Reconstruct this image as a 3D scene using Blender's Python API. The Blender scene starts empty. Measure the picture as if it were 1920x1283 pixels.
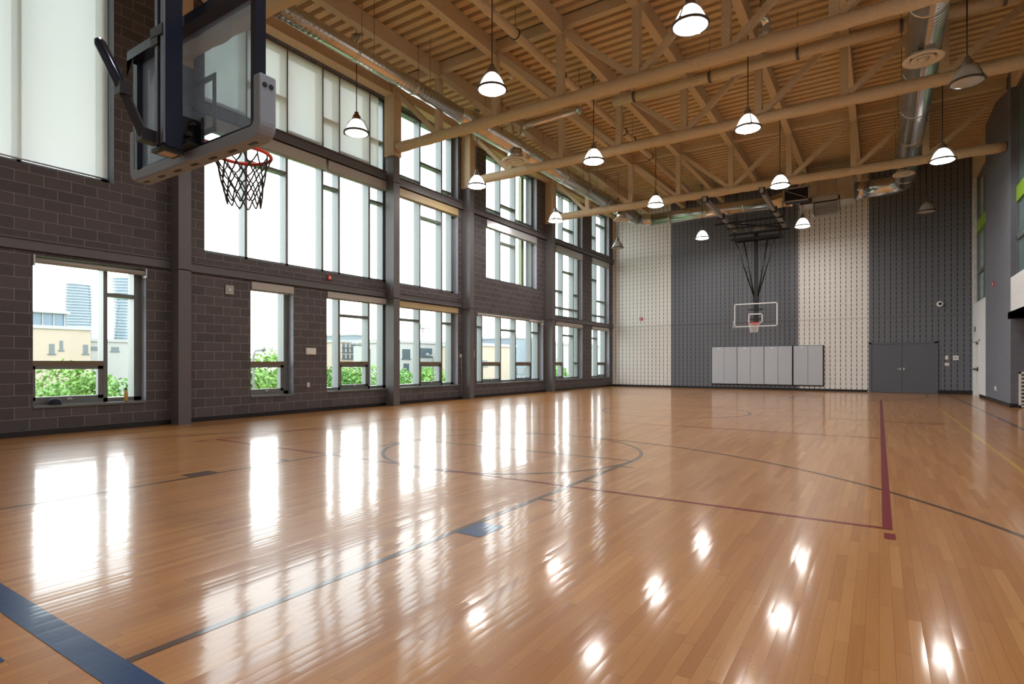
import bpy, math, random
from mathutils import Vector, Matrix
random.seed(7)
PI = math.pi
C = bpy.context.scene.collection
SC = bpy.context.scene

# ------------------------------------------------------------------ camera, sky, exposure
cam_d = bpy.data.cameras.new('camera')
cam = bpy.data.objects.new('camera', cam_d); C.objects.link(cam)
cam.location = (0, 0, 1.25)
cam.rotation_euler = (PI/2, 0, math.radians(33.0))
cam_d.sensor_width = 36; cam_d.lens = 1060/1920*36
cam_d.shift_y = (681-641.5)/1920
cam_d.clip_end = 600
SC.camera = cam
SC.view_settings.view_transform = 'Standard'
SC.view_settings.look = 'None'
SC.view_settings.gamma = 1
SC.view_settings.use_curve_mapping = False
SC.view_settings.exposure = 2.2
SKY = 1.55
LENS_W = 24.0
w = bpy.data.worlds.new('sky'); SC.world = w; w.use_nodes = True
nt = w.node_tree; nt.nodes.clear()
tc = nt.nodes.new('ShaderNodeTexCoord'); sx = nt.nodes.new('ShaderNodeSeparateXYZ')
rp = nt.nodes.new('ShaderNodeValToRGB'); bg = nt.nodes.new('ShaderNodeBackground'); wo = nt.nodes.new('ShaderNodeOutputWorld')
nt.links.new(tc.outputs['Generated'], sx.inputs[0]); nt.links.new(sx.outputs['Z'], rp.inputs[0])
rp.color_ramp.elements[0].position = 0.0; rp.color_ramp.elements[0].color = (1, 1, 1, 1)
rp.color_ramp.elements[1].position = 0.7; rp.color_ramp.elements[1].color = (0.80, 0.90, 1, 1)
nt.links.new(rp.outputs[0], bg.inputs[0]); bg.inputs[1].default_value = SKY
nt.links.new(bg.outputs[0], wo.inputs[0])

# ------------------------------------------------------------------ materials
def newmat(name):
    m = bpy.data.materials.new(name); m.use_nodes = True
    return m, m.node_tree, m.node_tree.nodes['Principled BSDF']
def L(t, a, b): t.links.new(a, b)
def node(t, kind, **kw):
    n = t.nodes.new('ShaderNode'+kind)
    for k, v in kw.items(): setattr(n, k, v)
    return n
def math_n(t, op, a, b=None, c=None):
    n = node(t, 'Math', operation=op)
    for i, x in enumerate((a, b, c)):
        if x is None: continue
        if isinstance(x, (int, float)): n.inputs[i].default_value = x
        else: L(t, x, n.inputs[i])
    return n.outputs[0]
def srgb(r, g, b):
    f = lambda c: (c/255/12.92) if c/255 <= .04045 else ((c/255+.055)/1.055)**2.4
    return (f(r), f(g), f(b), 1)
def simple(name, col, rough=.5, metal=0, noise=0, nscale=8, bump=0, spec=.5):
    m, t, p = newmat(name)
    p.inputs['Roughness'].default_value = rough; p.inputs['Metallic'].default_value = metal
    p.inputs['Specular IOR Level'].default_value = spec
    p.inputs['Base Color'].default_value = col
    g = node(t, 'NewGeometry'); n = node(t, 'TexNoise'); n.inputs['Scale'].default_value = nscale; n.inputs['Detail'].default_value = 5
    L(t, g.outputs['Position'], n.inputs['Vector'])
    if noise:
        mx = node(t, 'MixRGB', blend_type='MULTIPLY'); mx.inputs[0].default_value = 1
        mx.inputs[1].default_value = col
        r = node(t, 'MapRange'); r.inputs[3].default_value = 1-noise; r.inputs[4].default_value = 1+noise
        L(t, n.outputs['Fac'], r.inputs[0]); L(t, r.outputs[0], mx.inputs[2]); L(t, mx.outputs[0], p.inputs['Base Color'])
    if bump:
        b = node(t, 'Bump'); b.inputs['Strength'].default_value = bump; b.inputs['Distance'].default_value = .02
        L(t, n.outputs['Fac'], b.inputs['Height']); L(t, b.outputs[0], p.inputs['Normal'])
    return m
def emit(name, col, s):
    m, t, p = newmat(name)
    p.inputs['Base Color'].default_value = (.9, .9, .9, 1); p.inputs['Roughness'].default_value = .3
    p.inputs['Emission Color'].default_value = col; p.inputs['Emission Strength'].default_value = s
    return m
def glass(name, tint=(1, 1, 1, 1), haze=0.0, hazecol=(.5, .6, .7, 1), rough=0.0):
    m, t, p = newmat(name); t.nodes.remove(p)
    o = t.nodes['Material Output']
    tr = node(t, 'BsdfTransparent'); tr.inputs[0].default_value = tint
    gl = node(t, 'BsdfGlossy'); gl.inputs['Roughness'].default_value = rough
    lw = node(t, 'LayerWeight'); lw.inputs[0].default_value = .5
    fr = math_n(t, 'MULTIPLY_ADD', math_n(t, 'POWER', lw.outputs['Facing'], 5.0), .9, .04)
    mx = node(t, 'MixShader'); L(t, fr, mx.inputs[0]); L(t, tr.outputs[0], mx.inputs[1]); L(t, gl.outputs[0], mx.inputs[2])
    last = mx
    if haze:
        df = node(t, 'BsdfDiffuse'); df.inputs[0].default_value = hazecol
        m2 = node(t, 'MixShader'); m2.inputs[0].default_value = haze
        n = node(t, 'TexNoise'); n.inputs['Scale'].default_value = 4; n.inputs['Detail'].default_value = 6
        g = node(t, 'NewGeometry'); L(t, g.outputs['Position'], n.inputs['Vector'])
        L(t, math_n(t, 'MULTIPLY_ADD', n.outputs['Fac'], haze*.5, haze*.8), m2.inputs[0])
        L(t, mx.outputs[0], m2.inputs[1]); L(t, df.outputs[0], m2.inputs[2]); last = m2
    L(t, last.outputs[0], o.inputs[0])
    return m

def boards(t, g):
    s = node(t, 'SeparateXYZ'); L(t, g.outputs['Position'], s.inputs[0])
    W = .057
    row = math_n(t, 'FLOOR', math_n(t, 'DIVIDE', s.outputs['X'], W))
    fx = math_n(t, 'FRACT', math_n(t, 'DIVIDE', s.outputs['X'], W))
    wn = node(t, 'TexWhiteNoise', noise_dimensions='1D'); L(t, row, wn.inputs['W'])
    yl = math_n(t, 'ADD', math_n(t, 'DIVIDE', s.outputs['Y'], .85), math_n(t, 'MULTIPLY', wn.outputs['Value'], 17.0))
    col = math_n(t, 'FLOOR', yl); fy = math_n(t, 'FRACT', yl)
    cb = node(t, 'CombineXYZ'); L(t, row, cb.inputs[0]); L(t, col, cb.inputs[1])
    w2 = node(t, 'TexWhiteNoise', noise_dimensions='3D'); L(t, cb.outputs[0], w2.inputs['Vector'])
    return w2, fx, fy
def floor_mat():
    m, t, p = newmat('maple_floor')
    g = node(t, 'NewGeometry'); w2, fx, fy = boards(t, g)
    rp = node(t, 'ValToRGB'); L(t, w2.outputs['Value'], rp.inputs[0])
    e = rp.color_ramp.elements
    e[0].position = 0; e[0].color = srgb(172, 113, 58)
    e[1].position = 1; e[1].color = srgb(194, 139, 81)
    k = e.new(.3); k.color = srgb(181, 124, 67)
    k = e.new(.75); k.color = srgb(186, 130, 73)
    # grain
    mp = node(t, 'Mapping'); mp.inputs['Scale'].default_value = (60, 3, 1); L(t, g.outputs['Position'], mp.inputs[0])
    n = node(t, 'TexNoise'); n.inputs['Scale'].default_value = 1.0; n.inputs['Detail'].default_value = 4; L(t, mp.outputs[0], n.inputs['Vector'])
    r = node(t, 'MapRange'); r.inputs[3].default_value = .86; r.inputs[4].default_value = 1.12; L(t, n.outputs['Fac'], r.inputs[0])
    mx = node(t, 'MixRGB', blend_type='MULTIPLY'); mx.inputs[0].default_value = 1; L(t, rp.outputs[0], mx.inputs[1]); L(t, r.outputs[0], mx.inputs[2])
    # joints
    j = math_n(t, 'MAXIMUM', math_n(t, 'LESS_THAN', fx, .035), math_n(t, 'LESS_THAN', fy, .004))
    m2 = node(t, 'MixRGB', blend_type='MULTIPLY'); L(t, math_n(t, 'MULTIPLY', j, .55), m2.inputs[0]); L(t, mx.outputs[0], m2.inputs[1]); m2.inputs[2].default_value = (.35, .25, .18, 1)
    L(t, m2.outputs[0], p.inputs['Base Color'])
    gloss_floor(t, p, g, w2, fx)
    return m
def gloss_floor(t, p, g, w2=None, fx=None):
    # every board sits a hair out of level, and the varnish is slightly wavy
    n2 = node(t, 'TexNoise'); n2.inputs['Scale'].default_value = 1.7; n2.inputs['Detail'].default_value = 2; L(t, g.outputs['Position'], n2.inputs['Vector'])
    sub = node(t, 'VectorMath', operation='SUBTRACT'); L(t, n2.outputs['Color'], sub.inputs[0]); sub.inputs[1].default_value = (.5, .5, .5)
    sc = node(t, 'VectorMath', operation='MULTIPLY'); L(t, sub.outputs[0], sc.inputs[0]); sc.inputs[1].default_value = (.016, .008, 0)
    add = node(t, 'VectorMath', operation='ADD'); L(t, g.outputs['Normal'], add.inputs[0]); L(t, sc.outputs[0], add.inputs[1])
    last = add
    if w2:
        s2 = node(t, 'VectorMath', operation='SUBTRACT'); L(t, w2.outputs['Color'], s2.inputs[0]); s2.inputs[1].default_value = (.5, .5, .5)
        c2 = node(t, 'VectorMath', operation='MULTIPLY'); L(t, s2.outputs[0], c2.inputs[0]); c2.inputs[1].default_value = (.016, .005, 0)
        a2 = node(t, 'VectorMath', operation='ADD'); L(t, add.outputs[0], a2.inputs[0]); L(t, c2.outputs[0], a2.inputs[1])
        cx = node(t, 'CombineXYZ'); L(t, math_n(t, 'MULTIPLY', math_n(t, 'SUBTRACT', fx, .5), .018), cx.inputs[0])
        a3 = node(t, 'VectorMath', operation='ADD'); L(t, a2.outputs[0], a3.inputs[0]); L(t, cx.outputs[0], a3.inputs[1]); last = a3
    nm = node(t, 'VectorMath', operation='NORMALIZE'); L(t, last.outputs[0], nm.inputs[0])
    L(t, nm.outputs[0], p.inputs['Normal'])
    p.inputs['Roughness'].default_value = .32
    p.inputs['Specular IOR Level'].default_value = .3
    p.inputs['IOR'].default_value = 1.35
    p.inputs['Coat Weight'].default_value = .65
    p.inputs['Coat Roughness'].default_value = .10
    p.inputs['Coat IOR'].default_value = 1.45
    L(t, nm.outputs[0], p.inputs['Coat Normal'])
def paint_mat(name, col):
    m, t, p = newmat(name)
    g = node(t, 'NewGeometry'); p.inputs['Base Color'].default_value = col
    n = node(t, 'TexNoise'); n.inputs['Scale'].default_value = 30; L(t, g.outputs['Position'], n.inputs['Vector'])
    r = node(t, 'MapRange'); r.inputs[3].default_value = .8; r.inputs[4].default_value = 1.25; L(t, n.outputs['Fac'], r.inputs[0])
    mx = node(t, 'MixRGB', blend_type='MULTIPLY'); mx.inputs[0].default_value = 1; mx.inputs[1].default_value = col; L(t, r.outputs[0], mx.inputs[2])
    L(t, mx.outputs[0], p.inputs['Base Color'])
    w2, fx, fy = boards(t, g)
    j = math_n(t, 'LESS_THAN', fx, .05)
    m2 = node(t, 'MixRGB', blend_type='MULTIPLY'); L(t, math_n(t, 'MULTIPLY', j, .6), m2.inputs[0]); L(t, mx.outputs[0], m2.inputs[1]); m2.inputs[2].default_value = (.4, .4, .4, 1)
    L(t, m2.outputs[0], p.inputs['Base Color'])
    gloss_floor(t, p, g, w2, fx)
    return m

def block_mat(name, c1, c2, mortar, axis='Y', bw=.4, rh=.2, msize=.011):
    m, t, p = newmat(name)
    g = node(t, 'NewGeometry'); s = node(t, 'SeparateXYZ'); L(t, g.outputs['Position'], s.inputs[0])
    c = node(t, 'CombineXYZ')
    L(t, math_n(t, 'ADD', s.outputs[axis], 40.0), c.inputs[0]); L(t, math_n(t, 'ADD', s.outputs['Z'], 10.1), c.inputs[1])
    b = node(t, 'TexBrick'); L(t, c.outputs[0], b.inputs['Vector'])
    b.inputs['Scale'].default_value = 1; b.inputs['Brick Width'].default_value = bw; b.inputs['Row Height'].default_value = rh
    b.inputs['Mortar Size'].default_value = msize/2; b.inputs['Mortar Smooth'].default_value = .3
    b.inputs['Color1'].default_value = c1; b.inputs['Color2'].default_value = c2; b.inputs['Mortar'].default_value = mortar
    n = node(t, 'TexNoise'); n.inputs['Scale'].default_value = 30; n.inputs['Detail'].default_value = 4; L(t, g.outputs['Position'], n.inputs['Vector'])
    r = node(t, 'MapRange'); r.inputs[3].default_value = .85; r.inputs[4].default_value = 1.15; L(t, n.outputs['Fac'], r.inputs[0])
    mx = node(t, 'MixRGB', blend_type='MULTIPLY'); mx.inputs[0].default_value = 1; L(t, b.outputs['Color'], mx.inputs[1]); L(t, r.outputs[0], mx.inputs[2])
    L(t, mx.outputs[0], p.inputs['Base Color'])
    p.inputs['Roughness'].default_value = .6
    bu = node(t, 'Bump', invert=True); bu.inputs['Strength'].default_value = .4; bu.inputs['Distance'].default_value = .004
    L(t, b.outputs['Fac'], bu.inputs['Height']); L(t, bu.outputs[0], p.inputs['Normal'])
    return m
def slot_mat(name, col, slot):
    # acoustic block: a vertical slot in the middle of each half block, broken at each course
    m, t, p = newmat(name)
    g = node(t, 'NewGeometry'); s = node(t, 'SeparateXYZ'); L(t, g.outputs['Position'], s.inputs[0])
    fx = math_n(t, 'FRACT', math_n(t, 'DIVIDE', math_n(t, 'ADD', s.outputs['X'], 20), .203))
    fz = math_n(t, 'FRACT', math_n(t, 'DIVIDE', math_n(t, 'ADD', s.outputs['Z'], 2), .203))
    ax = math_n(t, 'LESS_THAN', math_n(t, 'ABSOLUTE', math_n(t, 'SUBTRACT', fx, .5)), .075)
    az = math_n(t, 'LESS_THAN', math_n(t, 'ABSOLUTE', math_n(t, 'SUBTRACT', fz, .5)), .33)
    k = math_n(t, 'MULTIPLY', ax, az)
    jx = math_n(t, 'LESS_THAN', math_n(t, 'ABSOLUTE', math_n(t, 'SUBTRACT', fx, .5)), .03)
    k = math_n(t, 'MAXIMUM', k, math_n(t, 'MULTIPLY', jx, .5))
    jz = math_n(t, 'MULTIPLY', math_n(t, 'LESS_THAN', fz, .05), .14)
    k = math_n(t, 'MAXIMUM', k, jz)
    n = node(t, 'TexNoise'); n.inputs['Scale'].default_value = 14; n.inputs['Detail'].default_value = 4; L(t, g.outputs['Position'], n.inputs['Vector'])
    r = node(t, 'MapRange'); r.inputs[3].default_value = .9; r.inputs[4].default_value = 1.1; L(t, n.outputs['Fac'], r.inputs[0])
    mx = node(t, 'MixRGB'); mx.inputs[1].default_value = col; mx.inputs[2].default_value = slot; L(t, k, mx.inputs[0])
    m2 = node(t, 'MixRGB', blend_type='MULTIPLY'); m2.inputs[0].default_value = 1; L(t, mx.outputs[0], m2.inputs[1]); L(t, r.outputs[0], m2.inputs[2])
    L(t, m2.outputs[0], p.inputs['Base Color']); p.inputs['Roughness'].default_value = .65
    return m
def duct_mat():
    m, t, p = newmat('galvanised_duct')
    p.inputs['Metallic'].default_value = .9; p.inputs['Roughness'].default_value = .22
    g = node(t, 'NewGeometry'); n = node(t, 'TexNoise'); n.inputs['Scale'].default_value = 3; n.inputs['Detail'].default_value = 5
    L(t, g.outputs['Position'], n.inputs['Vector'])
    rp = node(t, 'ValToRGB'); rp.color_ramp.elements[0].color = (.55, .56, .56, 1); rp.color_ramp.elements[1].color = (.85, .85, .83, 1)
    L(t, n.outputs['Fac'], rp.inputs[0]); L(t, rp.outputs[0], p.inputs['Base Color'])
    wv = node(t, 'TexWave', wave_type='BANDS', bands_direction='Y'); wv.inputs['Scale'].default_value = 2.6; wv.inputs['Distortion'].default_value = .3
    L(t, g.outputs['Position'], wv.inputs['Vector'])
    b = node(t, 'Bump'); b.inputs['Strength'].default_value = .35; b.inputs['Distance'].default_value = .012
    L(t, wv.outputs['Fac'], b.inputs['Height']); L(t, b.outputs[0], p.inputs['Normal'])
    return m
def shade_fabric(name, col, trans, tl_):
    m, t, p = newmat(name); t.nodes.remove(p); o = t.nodes['Material Output']
    d = node(t, 'BsdfDiffuse'); d.inputs[0].default_value = col
    tl = node(t, 'BsdfTranslucent'); tl.inputs[0].default_value = col
    tr = node(t, 'BsdfTransparent'); tr.inputs[0].default_value = (1, 1, 1, 1)
    a = node(t, 'MixShader'); a.inputs[0].default_value = tl_; L(t, d.outputs[0], a.inputs[1]); L(t, tl.outputs[0], a.inputs[2])
    b = node(t, 'MixShader'); b.inputs[0].default_value = trans; L(t, a.outputs[0], b.inputs[1]); L(t, tr.outputs[0], b.inputs[2])
    L(t, b.outputs[0], o.inputs[0])
    return m

M = {}
M['floor'] = floor_mat()
M['line_black'] = paint_mat('black_line_paint', srgb(84, 56, 36))
M['line_red'] = paint_mat('red_line_paint', srgb(128, 24, 34))
M['line_blue'] = paint_mat('blue_line_paint', srgb(30, 62, 108))
M['line_yellow'] = paint_mat('yellow_line_paint', srgb(205, 160, 70))
M['block'] = block_mat('dark_glazed_block', srgb(72, 68, 71), srgb(86, 79, 82), srgb(134, 130, 133))
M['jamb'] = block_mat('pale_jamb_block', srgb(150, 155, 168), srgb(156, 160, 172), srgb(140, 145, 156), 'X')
M['white_slot'] = slot_mat('white_slotted_block', srgb(226, 223, 218), srgb(84, 80, 80))
M['dark_slot'] = slot_mat('charcoal_slotted_block', srgb(104, 106, 113), srgb(30, 30, 34))
M['seam_w'] = simple('white_joint', srgb(196, 194, 190), .6)
M['seam_d'] = simple('charcoal_joint', srgb(92, 94, 100), .6)
M['steel'] = simple('charcoal_steel_paint', srgb(98, 95, 97), .42, noise=.06)
M['gray_wall'] = block_mat('charcoal_painted_block', srgb(100, 102, 112), srgb(104, 106, 116), srgb(92, 94, 103), 'Y')
M['gray_return'] = block_mat('charcoal_painted_return', srgb(98, 100, 110), srgb(102, 104, 113), srgb(90, 92, 100), 'X')
M['white_wall'] = block_mat('white_painted_block', srgb(212, 212, 214), srgb(216, 216, 218), srgb(204, 204, 206), 'Y')
M['plain_white'] = simple('white_plaster', srgb(214, 212, 208), .7, noise=.03)
M['base'] = simple('black_rubber_base', srgb(22, 22, 24), .4)
M['fire'] = simple('tan_sprayed_fireproofing', srgb(206, 182, 150), .95, noise=.16, nscale=26, bump=.9, spec=.1)
M['deck'] = simple('tan_sprayed_deck', srgb(210, 184, 146), .95, noise=.12, nscale=9, bump=.4, spec=.1)
M['alu'] = simple('window_aluminium', srgb(112, 116, 116), .38, .25)
M['alu_light'] = simple('clear_aluminium', srgb(190, 192, 192), .32, .6)
M['bronze'] = simple('bronze_vent_rail', srgb(120, 104, 84), .45, .2)
M['glass'] = glass('window_glass', (.96, .985, .97, 1))
M['glass_green'] = simple('green_glass_fin', (.17, .19, .10, 1), .2)
M['board_glass'] = glass('backboard_glass', (.90, .95, .96, 1), .27, (.46, .62, .82, 1), .02)
M['far_glass'] = glass('clear_backboard_glass', (.97, .98, .98, 1))
M['teal'] = simple('teal_interior_glazing', srgb(96, 122, 126), .06, 0, spec=.8)
M['lime'] = simple('lime_panel', srgb(128, 168, 40), .4)
M['fabric'] = shade_fabric('shade_fabric', (.80, .84, .79, 1), .03, .15)
M['fabric_dense'] = shade_fabric('dense_shade_fabric', (.82, .88, .86, 1), .035, .17)
M['cassette'] = simple('blind_cassette_grey', srgb(176, 172, 166), .45, .1)
M['cassette_tan'] = simple('blind_cassette_tan', srgb(176, 156, 116), .5)
M['black'] = simple('black_steel', srgb(24, 24, 30), .35)
M['navy'] = simple('dark_blue_black_steel', srgb(40, 46, 64), .18, .35)
M['mast_rail'] = simple('mast_rail_highlight', srgb(132, 140, 158), .25, .6)  # paler than the mast: its highlight streaks are put into the colour
M['pad'] = simple('grey_padding', srgb(138, 148, 164), .45)
M['pad_under'] = simple('pad_underside', srgb(190, 176, 168), .6)
M['wallpad'] = simple('silver_vinyl_pad', srgb(182, 186, 194), .38, bump=.25, nscale=5)
M['rim'] = simple('orange_red_rim', srgb(214, 58, 40), .35)
M['net_dark'] = simple('dark_net_cord', srgb(58, 54, 54), .8)  # even dark grey cord of the near net
M['net_white'] = simple('white_net_cord', srgb(225, 220, 215), .8)
M['white'] = simple('white_paint', srgb(226, 226, 226), .4)
M['target'] = simple('grey_target_line', srgb(140, 142, 138), .5)
M['duct'] = duct_mat()
M['diff'] = simple('painted_diffuser', srgb(224, 212, 194), .5)
M['dark'] = simple('dark_void', srgb(26, 22, 20), .8)
M['door'] = simple('slate_door_paint', srgb(92, 95, 103), .42)
M['cord'] = simple('lamp_cord', srgb(50, 34, 26), .5)
M['socket'] = simple('lamp_socket', srgb(150, 140, 130), .3, .6)
M['copper'] = simple('copper_socket', srgb(150, 96, 60), .35, .6)
M['ring'] = simple('lamp_ring', srgb(96, 88, 80), .35, .5)
M['lamp_ring_dark'] = simple('dark_lamp_ring', srgb(70, 62, 56), .4, .3)
M['lens_on'] = emit('lit_lens', (1, .965, .92, 1), LENS_W)
M['shade_on'] = emit('lit_prismatic_glass', (1, .96, .9, 1), .36)
M['lens_dim'] = emit('dim_lens', (1, .93, .82, 1), .35)
M['shade_dim'] = emit('dim_prismatic_glass', (1, .95, .88, 1), .3)
M['shade_off'] = simple('unlit_prismatic_glass', srgb(182, 178, 174), .12)
M['red'] = simple('alarm_red', srgb(190, 30, 36), .4)
M['plate'] = simple('ivory_plate', srgb(222, 216, 206), .45)
M['plate_grey'] = simple('grey_plate', srgb(168, 166, 164), .4, .3)
M['cap'] = simple('navy_cloth', srgb(26, 32, 46), .8)
M['bottle'] = simple('yellow_bottle', srgb(196, 158, 84), .3)
M['cream'] = simple('cream_render', (.30, .24, .19, 1), .8, noise=.05)
M['pale'] = simple('pale_concrete', (0.270, 0.262, 0.255, 1), .8, noise=.06)
M['tower_slab'] = simple('tower_balcony_white', (0.247, 0.270, 0.300, 1), .7)
M['tower_glass'] = simple('tower_glass_blue', (0.080, 0.128, 0.176, 1), .3)
M['far_win'] = simple('far_window_glass', (.05, .07, .08, 1), .2)
M['brick_red'] = simple('red_brick', (.20, .07, .07, 1), .8)
M['blue_clad'] = simple('blue_grey_cladding', (0.120, 0.150, 0.180, 1), .5)
M['grass'] = simple('grass_ground', (.09, .16, .04, 1), .9, noise=.3, nscale=2)
M['leaf'] = simple('tree_leaves', (0.088, 0.208, 0.028, 1), .6, noise=.4, nscale=1.2)
M['leaf2'] = simple('light_leaves', (0.136, 0.256, 0.040, 1), .6, noise=.4, nscale=1.2)
M['bark'] = simple('bark', (.07, .05, .04, 1), .9)
M['lamp_metal'] = simple('street_lamp_metal', (.12, .12, .12, 1), .5)

# ------------------------------------------------------------------ mesh builder
class MB:
    def __init__(s): s.v = []; s.f = []; s.m = []; s.sm = []
    def add(s, vs, fs, m=0, sm=False):
        o = len(s.v); s.v += [tuple(v) for v in vs]
        for f in fs: s.f.append([i+o for i in f]); s.m.append(m); s.sm.append(sm)
        return s
    def box(s, x0, x1, y0, y1, z0, z1, m=0):
        vs = [(x0,y0,z0),(x1,y0,z0),(x1,y1,z0),(x0,y1,z0),(x0,y0,z1),(x1,y0,z1),(x1,y1,z1),(x0,y1,z1)]
        return s.add(vs, [(0,3,2,1),(4,5,6,7),(0,1,5,4),(1,2,6,5),(2,3,7,6),(3,0,4,7)], m)
    def bar(s, p, q, w, h=None, m=0, up=(0,0,1)):
        h = h or w; p = Vector(p); q = Vector(q); d = (q-p).normalized()
        u = Vector(up); a = d.cross(u)
        if a.length < 1e-4: a = d.cross(Vector((1,0,0)))
        a.normalize(); b = a.cross(d).normalized()
        vs = []
        for c in (p, q):
            for i, j in ((-1,-1),(1,-1),(1,1),(-1,1)): vs.append(c+a*(i*w/2)+b*(j*h/2))
        return s.add(vs, [(3,2,1,0),(4,5,6,7),(0,1,5,4),(1,2,6,5),(2,3,7,6),(3,0,4,7)], m)
    def tube(s, path, r, n=10, m=0, closed=False, caps=True, sm=True, sy=1.0):
        P = [Vector(p) for p in path]; k = len(P); vs = []
        rs = r if isinstance(r, (list, tuple)) else [r]*k
        prev = None
        for i in range(k):
            if closed: d = P[(i+1) % k]-P[i-1]
            else: d = P[min(i+1,k-1)]-P[max(i-1,0)]
            d.normalize()
            if prev is None:
                u = Vector((0,0,1)) if abs(d.z) < .9 else Vector((1,0,0))
                a = d.cross(u).normalized()
            else:
                a = prev - d*prev.dot(d)
                if a.length < 1e-5: a = d.orthogonal()
                a.normalize()
            prev = a; b = d.cross(a)
            for j in range(n):
                t = 2*PI*j/n
                vs.append(P[i]+(a*math.cos(t)+b*math.sin(t)*sy)*rs[i])
        fs = []
        for i in range(k if closed else k-1):
            i2 = (i+1) % k
            for j in range(n):
                j2 = (j+1) % n
                fs.append((i*n+j, i*n+j2, i2*n+j2, i2*n+j))
        s.add(vs, fs, m, sm)
        if caps and not closed:
            o = len(s.v)-len(vs)
            s.f.append([o+j for j in range(n)][::-1]); s.m.append(m); s.sm.append(False)
            s.f.append([o+(k-1)*n+j for j in range(n)]); s.m.append(m); s.sm.append(False)
        return s
    def lathe(s, prof, c=(0,0,0), n=24, m=0, sm=True):
        vs = []; fs = []
        for r, z in prof:
            for j in range(n):
                t = 2*PI*j/n; vs.append((c[0]+r*math.cos(t), c[1]+r*math.sin(t), c[2]+z))
        for i in range(len(prof)-1):
            for j in range(n):
                j2 = (j+1) % n; fs.append((i*n+j, i*n+j2, (i+1)*n+j2, (i+1)*n+j))
        return s.add(vs, fs, m, sm)
    def disc(s, c, r, n=24, m=0, flip=False):
        vs = [(c[0]+r*math.cos(2*PI*j/n), c[1]+r*math.sin(2*PI*j/n), c[2]) for j in range(n)]
        f = list(range(n)); return s.add(vs, [f[::-1] if flip else f], m)
    def build(s, name, mats, parent=None, origin=None):
        me = bpy.data.meshes.new(name)
        if parent is not None: org = Vector(parent.get('wloc', (0,0,0)))
        elif origin is not None: org = Vector(origin)
        else:
            xs = [v[0] for v in s.v]; ys = [v[1] for v in s.v]; zs = [v[2] for v in s.v]
            org = Vector(((min(xs)+max(xs))/2, (min(ys)+max(ys))/2, min(zs)))
        me.from_pydata([Vector(v)-org for v in s.v], [], s.f)
        if not isinstance(mats, (list, tuple)): mats = [mats]
        for mm in mats: me.materials.append(M[mm] if isinstance(mm, str) else mm)
        me.polygons.foreach_set('material_index', s.m); me.polygons.foreach_set('use_smooth', s.sm)
        me.update()
        o = bpy.data.objects.new(name, me); C.objects.link(o)
        if parent is not None: o.parent = parent
        else: o.location = org
        WL[o.name] = org
        return o
WL = {}
class Par(dict): pass
def part(name, mb, mats, parent, label=None):
    """link a mesh under its thing; the mesh is given in world coordinates"""
    me_o = mb
    org = WL[parent.name]
    me = bpy.data.meshes.new(name)
    me.from_pydata([Vector(v)-org for v in mb.v], [], mb.f)
    if not isinstance(mats, (list, tuple)): mats = [mats]
    for mm in mats: me.materials.append(M[mm])
    me.polygons.foreach_set('material_index', mb.m); me.polygons.foreach_set('use_smooth', mb.sm); me.update()
    o = bpy.data.objects.new(name, me); C.objects.link(o); o.parent = parent
    WL[o.name] = org
    if label: o['label'] = label
    return o
def tag(o, label, cat=None, group=None, kind=None):
    o['label'] = label
    if cat: o['category'] = cat
    if group: o['group'] = group
    if kind: o['kind'] = kind
    return o
def thing(name, loc, label, cat, group=None):
    o = bpy.data.objects.new(name, None); C.objects.link(o); o.location = loc; o.empty_display_size = .2
    WL[o.name] = Vector(loc)
    return tag(o, label, cat, group)
def struct(name, mb, mats, label, origin=(0,0,0)):
    o = mb.build(name, mats, None, origin); o['kind'] = 'structure'; o['label'] = label
    return o
def copy_tree(o, parent=None):
    c = o.copy(); C.objects.link(c); c.parent = parent
    for ch in list(o.children): copy_tree(ch, c)
    return c

# ------------------------------------------------------------------ the hall
XL, XR, YF, YN = -12.15, 3.1, 28.75, -2.2
ZD = 9.5            # underside of roof deck
# floor with painted court lines
fl = MB(); fl.box(-12.2, 6.5, YN, YF+.05, -.2, 0, 0)
lz = [.0012]
def fquad(x0, x1, y0, y1, m):
    lz[0] += .00002; z = lz[0]
    fl.add([(x0,y0,z),(x1,y0,z),(x1,y1,z),(x0,y1,z)], [(0,1,2,3)], m)
def farc(cx, cy, r, w_, a0, a1, m, n=64):
    lz[0] += .00002; z = lz[0]; vs = []; fs = []
    for i in range(n+1):
        a = math.radians(a0+(a1-a0)*i/n)
        for q in (r-w_/2, r+w_/2): vs.append((cx+q*math.cos(a), cy+q*math.sin(a), z))
    for i in range(n): fs.append((2*i, 2*i+1, 2*i+3, 2*i+2))
    fl.add(vs, fs, m)
BK, RD, BL, YE = 1, 2, 3, 4
CX = -4.47; YB0, YB1 = 1.05, 28.15; YM = 14.6
fquad(-11.25, -11.2, YB0, YB1, BK); fquad(2.24, 2.31, YB0, YB1, BK)              # side lines
fquad(-11.2, 2.25, YM-.025, YM+.025, BK); farc(CX, YM, 1.83, .05, 0, 360, BK, 96)   # halfway
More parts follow.
